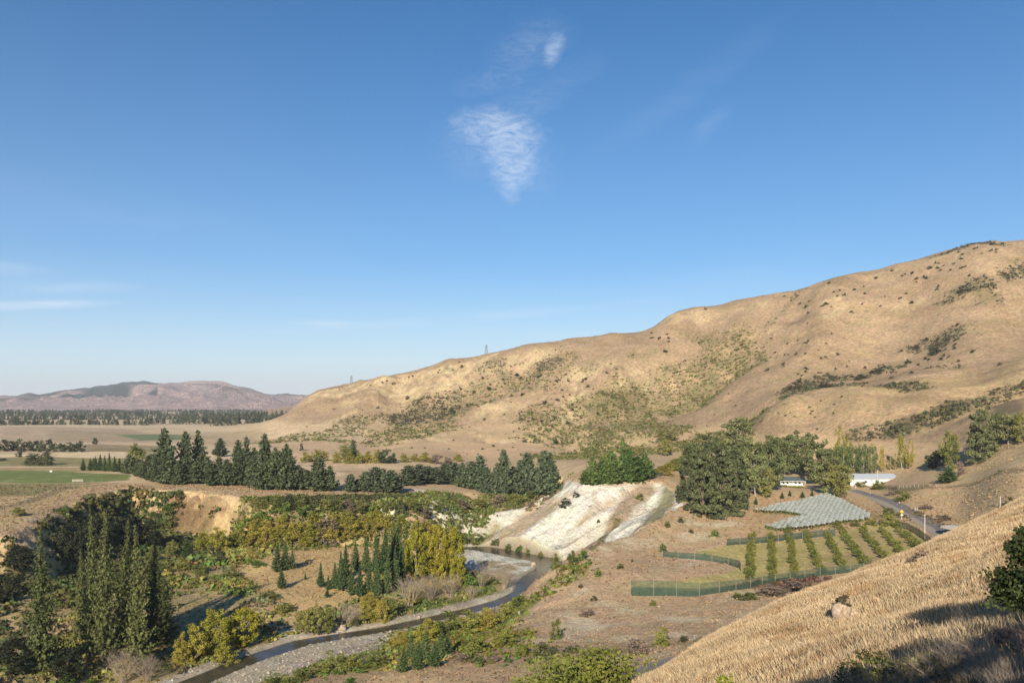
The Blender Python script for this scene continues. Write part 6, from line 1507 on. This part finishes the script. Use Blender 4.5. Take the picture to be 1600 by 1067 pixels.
def sign():
    x, y, z = hit(1409, 811); root = thing('road_sign', 'yellow diamond road sign on a white post beside the road', 'road sign', (x, y, z))
    m = MB(); m.box((0, .05, 1.3), (.12, .08, 2.9)); m.build('post', WHITE, root)
    s = MB(); a = .75; s.v = [(0, -.03, 3.1 + a), (a, -.03, 3.1), (0, -.03, 3.1 - a), (-a, -.03, 3.1), (0, .03, 3.1 + a), (a, .03, 3.1), (0, .03, 3.1 - a), (-a, .03, 3.1)]
    s.f = [(3, 2, 1, 0), (4, 5, 6, 7), (0, 1, 5, 4), (1, 2, 6, 5), (2, 3, 7, 6), (3, 0, 4, 7)]; s.build('panel', simple_mat('yellow_sign_sheet', (.85, .50, .02), .5, .03), root)
    b = MB(); b.box((0, -.06, 3.0), (.12, .02, .7)); b.box((.12, -.06, 3.3), (.3, .02, .12)); b.build('arrow', simple_mat('black_sign_print', (.02, .02, .02), .6), root)
    c = MB(); c.box((0, -.02, 1.75), (.9, .05, .5)); c.build('lower_panel', simple_mat('pale_sign_sheet', (.8, .75, .55), .5), root)
sign()
STEEL = simple_mat('galvanised_steel', (.22, .24, .27), .6, .1, 1)
def pylon(px, top, base, label):
    d = float(np.interp(px, [c[0] for c in CREST], [c[2] for c in CREST])) + 34
    x = (px - CX) / FX * d; z = float(ground(np.array([x]), np.array([d]))[0]); ztop = -(top - HY) / FX * d; h = ztop - z
    root = thing('power_pylon', label, 'pylon', (x, d, z), 'power pylons', R(20))
    lt = MB(); w0 = h * .13; lv = [0, .2, .38, .54, .68, .8, .9, 1.0]
    def wd(f): return w0 * (1 - f) ** 1.1 + .35
    for a, b in zip(lv[:-1], lv[1:]):
        A = [(sx * wd(a), sy * wd(a), a * h) for sx, sy in ((-1, -1), (1, -1), (1, 1), (-1, 1))]; B = [(sx * wd(b), sy * wd(b), b * h) for sx, sy in ((-1, -1), (1, -1), (1, 1), (-1, 1))]
        for i in range(4):
            j = (i + 1) % 4; lt.tube(A[i], B[i], .16, .16, 4); lt.tube(A[i], B[j], .08, .08, 3); lt.tube(A[j], B[i], .08, .08, 3); lt.tube(B[i], B[j], .08, .08, 3)
    lt.build('lattice_tower', STEEL, root)
    for f, L in ((.70, .20), (.82, .17), (.93, .13)):
        c = MB(); c.tube((-L * h, 0, f * h), (L * h, 0, f * h), .12, .12, 4); c.tube((-L * h, 0, f * h), (0, 0, f * h + 1.6), .09, .09, 3); c.tube((L * h, 0, f * h), (0, 0, f * h + 1.6), .09, .09, 3)
        a = c.build('crossarm', STEEL, root)
        for s in (-1, 1):
            i = MB(); i.tube((s * L * h, 0, f * h), (s * L * h, 0, f * h - 1.8), .10, .08, 5); i.build('insulator', STEEL, a)
pylon(760, 539, 558, 'right-hand steel pylon on the skyline of the hill')
pylon(549, 587, 602, 'left-hand steel pylon low on the skyline of the hill')
def gate(px0, px1, py, hpx, label):
    A = hit(px0, py); B = hit(px1, py); h = hpx * A[1] / FX; root = thing('rail_gate', label, 'gate', A)
    v = np.array(B) - np.array(A); L = float(np.hypot(v[0], v[1])); root.rotation_euler = (0, 0, math.atan2(v[1], v[0]))
    for k in range(4):
        b = MB(); b.box((L / 2, 0, h * (.25 + .25 * k)), (L, .06, .12)); b.build('rail', POSTL, root)
    for k in (0, .5, 1):
        b = MB(); b.box((L * k, .06, h * .5), (.14, .06, h * 1.15)); b.build('gate_post', POSTL, root)
gate(113, 129, 753, 4, 'pale rail gate at the edge of the green field')
def fence_line(label, pts, hpx, step, mat=POST):
    P = np.array([hit(*p) for p in pts]); t = np.r_[0, np.cumsum(np.hypot(np.diff(P[:, 0]), np.diff(P[:, 1])))]; n = int(t[-1] / step) + 1; tt = np.linspace(0, t[-1], n)
    x = np.interp(tt, t, P[:, 0]); y = np.interp(tt, t, P[:, 1]); z = ground(x, y); root = thing('wire_fence', label, 'fence', (x[0], y[0], z[0]))
    mb = MB(); mb.tube((0, 0, -.2), (0, 0, 1.25), .07, .06, 5); pm = mb.mesh('fence_post', mat)
    for i in range(n): link('fence_post', pm, root, (x[i] - x[0], y[i] - y[0], z[i] - z[0]))
    w = MB()
    for i in range(n - 1):
        for hz in (.5, .85, 1.15): w.tube((x[i] - x[0], y[i] - y[0], z[i] - z[0] + hz), (x[i + 1] - x[0], y[i + 1] - y[0], z[i + 1] - z[0] + hz), .012, .012, 3)
    w.build('wire', STEEL, root)
fence_line('post and wire fence along the track below the green field', [(0, 784), (60, 768), (110, 757), (160, 752)], 3, 5)
fence_line('post and wire fence before the trees on the right slope', [(1540, 703), (1570, 701), (1600, 697)], 3, 5, POSTL)
fence_line('post and wire fence of the yard right of the shed', [(1400, 762), (1440, 761), (1475, 762)], 3, 5, POSTL)
fence_line('short post fence above the paddock willows', [(396, 868), (412, 866), (428, 866)], 3, 4, POSTL)

# ------------------------------------------------------------------ rocks
def rock_mesh(seed, name='boulder', mat=None):
    rg = np.random.default_rng(seed); n1, n2 = 18, 12; V = []; Fq = []
    for j in range(n2 + 1):
        for i in range(n1):
            a = i * 6.2832 / n1; b = math.pi * j / n2 - math.pi / 2; d = np.array([math.cos(a) * math.cos(b), math.sin(a) * math.cos(b), math.sin(b)])
            r = .5 * (1 + .28 * (vn(np.array([d[0] * 1.7 + 9 + seed]), np.array([d[1] * 1.7 + d[2] * 2 + 9]), 5)[0] - .5) * 2 + .14 * (vn(np.array([d[0] * 5 + 30]), np.array([d[1] * 5 + d[2] * 6 + 30]), seed)[0] - .5) * 2)
            V.append(d * r)
    for j in range(n2):
        for i in range(n1): Fq.append((j * n1 + i, j * n1 + (i + 1) % n1, (j + 1) * n1 + (i + 1) % n1, (j + 1) * n1 + i))
    return mesh_np(name, V, Fq, mat)
def rock_mat(name, a, b, sc=4):
    m, nt, bb, _ = new_mat(name); tc = N(nt, 'ShaderNodeTexCoord'); cr = N(nt, 'ShaderNodeValToRGB'); n = nz(nt, sc, 6, .7, tc.outputs['Object'])
    nt.links.new(n, cr.inputs[0]); cr.color_ramp.elements[0].position = .35; cr.color_ramp.elements[0].color = (*a, 1); cr.color_ramp.elements[1].position = .6; cr.color_ramp.elements[1].color = (*b, 1)
    nt.links.new(cr.outputs[0], bb.inputs['Base Color']); bb.inputs['Roughness'].default_value = .95
    bp = N(nt, 'ShaderNodeBump'); bp.inputs['Strength'].default_value = .8; bp.inputs['Distance'].default_value = .08; nt.links.new(n, bp.inputs['Height']); nt.links.new(bp.outputs[0], bb.inputs['Normal'])
    return m
CHALKROCK = rock_mat('limestone', (.20, .14, .09), (.50, .40, .29)); ROCKS = [rock_mesh(i, 'boulder', CHALKROCK) for i in range(5)]
for i, (px, py, w, lab) in enumerate(((535, 984, 12, 'white boulder standing in the river below the bare shrub'), (834, 883, 8, 'pale boulder on the gravel at the river bend'), (700, 968, 5, 'small pale rock at the water edge'), (610, 988, 6, 'flat pale rock in the shallow water'), (1030, 948, 5, 'pale rock under the net fence'), (505, 1040, 8, 'pale rock on the gravel bar near the olive bushes'), (420, 1052, 6, 'pale rock on the lower gravel bar'), (655, 964, 5, 'pale stone at the upper gravel strip'))):
    x, y, z = hit(px, py); s = w * y / FX; o = link('boulder', ROCKS[i % 5], None, (x, y, z + s * .2)); o.scale = (s, s, s * .85); o.rotation_euler = (0, 0, i); tag(o, lab, 'rock')
x, y, z = hit(80, 737); tr = MB(); s = y / FX
tr.box((0, 0, .35), (1.3, .7, .7)); tr.box((0, 0, .76), (.9, .5, .12)); o = tr.build('water_trough', WHITE); o.location = (x, y, z); tag(o, 'small white trough at the edge of the green field', 'trough')

# ------------------------------------------------------------------ near hillside: bushes, boulder
def fg_hit(px, py):
    t = (px - CX) / FX; y = np.linspace(8, 110, 2000); p = HY - FX * fg_h(t * y, y) / y
    j = int(np.argmax(p <= py)); return float(t * y[j]), float(y[j]), float(fg_h(np.array([t * y[j]]), np.array([y[j]]))[0])
M_NEARB = leaf_mat('near_bush_leaves', (.048, .066, .024), .01, .05, .12, .4)
M_LEAFY = leaf_mat('leafy_shrub_leaves', (.185, .205, .045), .01, .05, .25, .45)
M_YLEAF = leaf_mat('yellow_green_leaves', (.26, .28, .04), .01, .05, .3, .45)
def near_bush(seed, h, w, n_cl, per, card, mat, name, label, loc, aspect=1.0, tint=.25, twig=True, hollow=.45, cat='bush', group=None):
    rc = .13
    V, Fq, c, cen = broad(seed, n_cl, per, -.03, rc, 1.0, 'mound', 1.0, hollow, tint)
    # rebuild the cards at true leaf size so that leaves keep their shape
    rg = np.random.default_rng(seed); ctr = V.reshape(-1, 4, 3).mean(1) * np.array([w, w, h]); nb = ctr * np.array([1, 1, .5]); nb /= np.linalg.norm(nb, axis=1, keepdims=True) + 1e-6
    V2, F2 = cards(ctr, card, rg, nb * .6, aspect)
    root = thing(name, label, cat, loc, group)
    link('foliage', mesh_np('foliage', V2, F2, mat, c), root)
    mb = MB(); r2 = random.Random(seed)
    for c0 in cen[::2]:
        q = (c0[0] * w, c0[1] * w, c0[2] * h); mid = (q[0] * .4, q[1] * .4, q[2] * .55)
        mb.tube((r2.uniform(-.1, .1) * w * .3, r2.uniform(-.1, .1) * w * .3, -.1), mid, .012 * h, .008 * h, 4); mb.tube(mid, q, .008 * h, .003 * h, 4)
    mb.build('branches', BARK, root)
    return root
def fgz(px, d): x = (px - CX) / FX * d; return x, d, float(fg_h(np.array([x]), np.array([float(d)]))[0])
def zat(py, d): return -(py - HY) / FX * d
# the big leafy bush at the bottom of the picture
d = 47; x = (922 - CX) / FX * d; top = zat(1003, d)
near_bush(501, 6.0, 10.6, 170, 135, .125, M_LEAFY, 'leafy_bush', 'large leafy green bush rising at the bottom centre of the picture', (x, d, top - 6.0), 2.0, .22)
d = 44; x = (870 - CX) / FX * d
near_bush(502, 5.0, 7.5, 90, 110, .125, M_LEAFY, 'leafy_bush', 'left shoulder of leafy green bush beside the large one', (x, d, zat(1036, d) - 5.0), 2.0, .22)
d = 22; x = (1132 - CX) / FX * d
near_bush(503, 1.5, 1.7, 30, 40, .085, M_YLEAF, 'leafy_bush', 'bright yellow-green leafy sprigs at the bottom edge near the road', (x, d, zat(1052, d) - 1.5), 2.0, .2)
d = 20; x, d, z = fgz(1644, d)
near_bush(504, zat(806, d) - z, 2.9, 150, 120, .066, M_NEARB, 'dense_bush', 'tall dark glossy bush cut by the right edge of the picture', (x, d, z), 1.5, .35, hollow=.6)
d = 17; x, d, z = fgz(1612, d)
near_bush(505, zat(985, d) - z, 1.7, 60, 60, .05, leaf_mat('brown_small_leaves', (.12, .09, .07), .01, .1, .1), 'twiggy_bush', 'brown twiggy bush in shade below the tall dark one', (x, d, z), 1.5, .3)
for i, (px, d, tp, w, lab) in enumerate(((1385, 17.5, 1008, 1.9, 'low olive bush in the shaded grass at the bottom right'), (1335, 17.0, 1030, 1.1, 'small olive bush left of the low one at the bottom right'), (1440, 16.0, 1022, 1.7, 'straggly olive bush at the bottom right'), (1480, 15.0, 1012, 1.6, 'olive bush next to the brown twigs'), (1290, 16.5, 1060, 1.2, 'low dark bush at the bottom edge of the grass'))):
    x, d, z = fgz(px, d); near_bush(510 + i, max(.5, zat(tp, d) - z), w, 40, 60, .05, leaf_mat('olive_small_leaves' + 'x' * 0, (.125, .120, .045), .03, .2, .15), 'olive_bush', lab, (x, d, z), 1.8, .35, hollow=.3)
for i, (px, d, tp, w, lab) in enumerate(((1580, 14.0, 955, 1.7, 'grey bare twiggy shrub at the bottom right corner'), (1520, 14.5, 1000, 1.5, 'low tangle of bare twigs at the bottom right'), (1600, 12.5, 1010, 1.5, 'nearest tangle of bare twigs in the bottom right corner'), (1350, 15.0, 1045, 1.2, 'thin bare twigs at the bottom edge of the picture'), (1420, 14.0, 1040, 1.3, 'bare twigs in front of the olive bushes'))):
    x, d, z = fgz(px, d); h = max(.5, zat(tp, d) - z)
    o = link('twig_shrub', bare_shrub(70 + i, 26, 'twig_shrub_branches', TWIG, 1.0, .006, 5), None, (x, d, z)); o.scale = (w, w, h); tag(o, lab, 'shrub')
# bushes standing just outside the picture, whose shade falls on the grass
for i, (x, y, tz, w, lab) in enumerate(((3.4, 1.6, .5, 2.4, 'lowest bush behind the viewpoint, outside the picture'), (5.8, 2.2, 1.2, 3.0, 'second bush behind the viewpoint, outside the picture'), (8.6, 2.4, 2.3, 3.6, 'third bush behind the viewpoint, outside the picture'), (11.6, 4.0, 3.4, 4.0, 'tall bush to the right of the viewpoint, outside the picture'), (15.0, 7.0, 4.2, 4.4, 'tallest bush to the right of the viewpoint, outside the picture'), (13.2, 12.5, -.6, 2.6, 'bush just beyond the right edge of the picture'))):
    h = tz - float(fg_h(np.array([x]), np.array([float(y)]))[0])
    near_bush(530 + i, h + 1.3, w * 1.15, 90, 64, .15, M_NEARB, 'dense_bush', lab, (x, y, float(fg_h(np.array([x]), np.array([float(y)]))[0])), 1.4)
# boulder with a bush on it
x, y, z = fg_hit(1318, 968); s = 27 * y / FX
for i, (dx, dz, k, lab) in enumerate(((-.1, .42, 1.0, 'pale boulder with a dark bush on it on the near grassy slope'), (.62, .30, .62, 'smaller pale rock leaning against the right of the boulder'))):
    o = link('boulder', rock_mesh(40 + i, 'boulder', CHALKROCK), None, (x + dx * s, y + .1 * s * i, z + dz * s * k)); o.scale = (s * k, s * k * .9, s * 1.25 * k); tag(o, lab, 'rock')
near_bush(541, s * .75, s * 1.15, 30, 50, .06, leaf_mat('boulder_bush_leaves', (.10, .085, .055), .01, .1, .1), 'boulder_bush', 'dark wiry bush growing over the top of the pale boulder', (x, y + .1, z + s * .75), 1.5)
for i, (px, py, w, lab) in enumerate(((1450, 868, 7, 'left of the white stones on the crest of the near slope'), (1462, 865, 8, 'middle of the white stones on the crest of the near slope'), (1471, 861, 6, 'right of the white stones on the crest of the near slope'), (1456, 874, 5, 'lowest of the white stones on the crest of the near slope'), (1449, 966, 4, 'small dark stone in the middle of the near slope'))):
    x, y, z = fg_hit(px, py); s = w * y / FX; o = link('boulder', ROCKS[i % 5], None, (x, y, z + s * .2)); o.scale = (s, s, s * .8); tag(o, lab, 'rock')
for i, (px, py, w, h, lab) in enumerate(((1440, 872, 30, 12, 'brown scrub on the crest beside the white stones'), (1425, 880, 22, 10, 'low brown scrub on the crest left of the stones'))):
    x, y, z = fg_hit(px, py); near_bush(550 + i, h * y / FX, w * y / FX, 24, 40, .09, M_GREY, 'crest_bush', lab, (x, y, z), 1.8)

# ------------------------------------------------------------------ air
def haze():
    m = bpy.data.materials.new('haze_air'); m.use_nodes = True; nt = m.node_tree; nt.nodes.clear()
    out = N(nt, 'ShaderNodeOutputMaterial'); v = N(nt, 'ShaderNodeVolumePrincipled')
    v.inputs['Color'].default_value = (.86, .91, 1.0, 1); v.inputs['Density'].default_value = HAZE; v.inputs['Anisotropy'].default_value = 0.0
    nt.links.new(v.outputs[0], out.inputs['Volume'])
    b = MB(); b.box((0, 5400, 120), (30000, 13200, 372)); o = b.build('haze', m); tag(o, None, None, None, 'stuff')
HAZE = 6.2e-5
haze()
print('OBJECTS', len(bpy.data.objects), 'TRIS', sum(sum(len(p.vertices) - 2 for p in []) if False else (len(m.loops) - 2 * len(m.polygons)) for m in bpy.data.meshes))
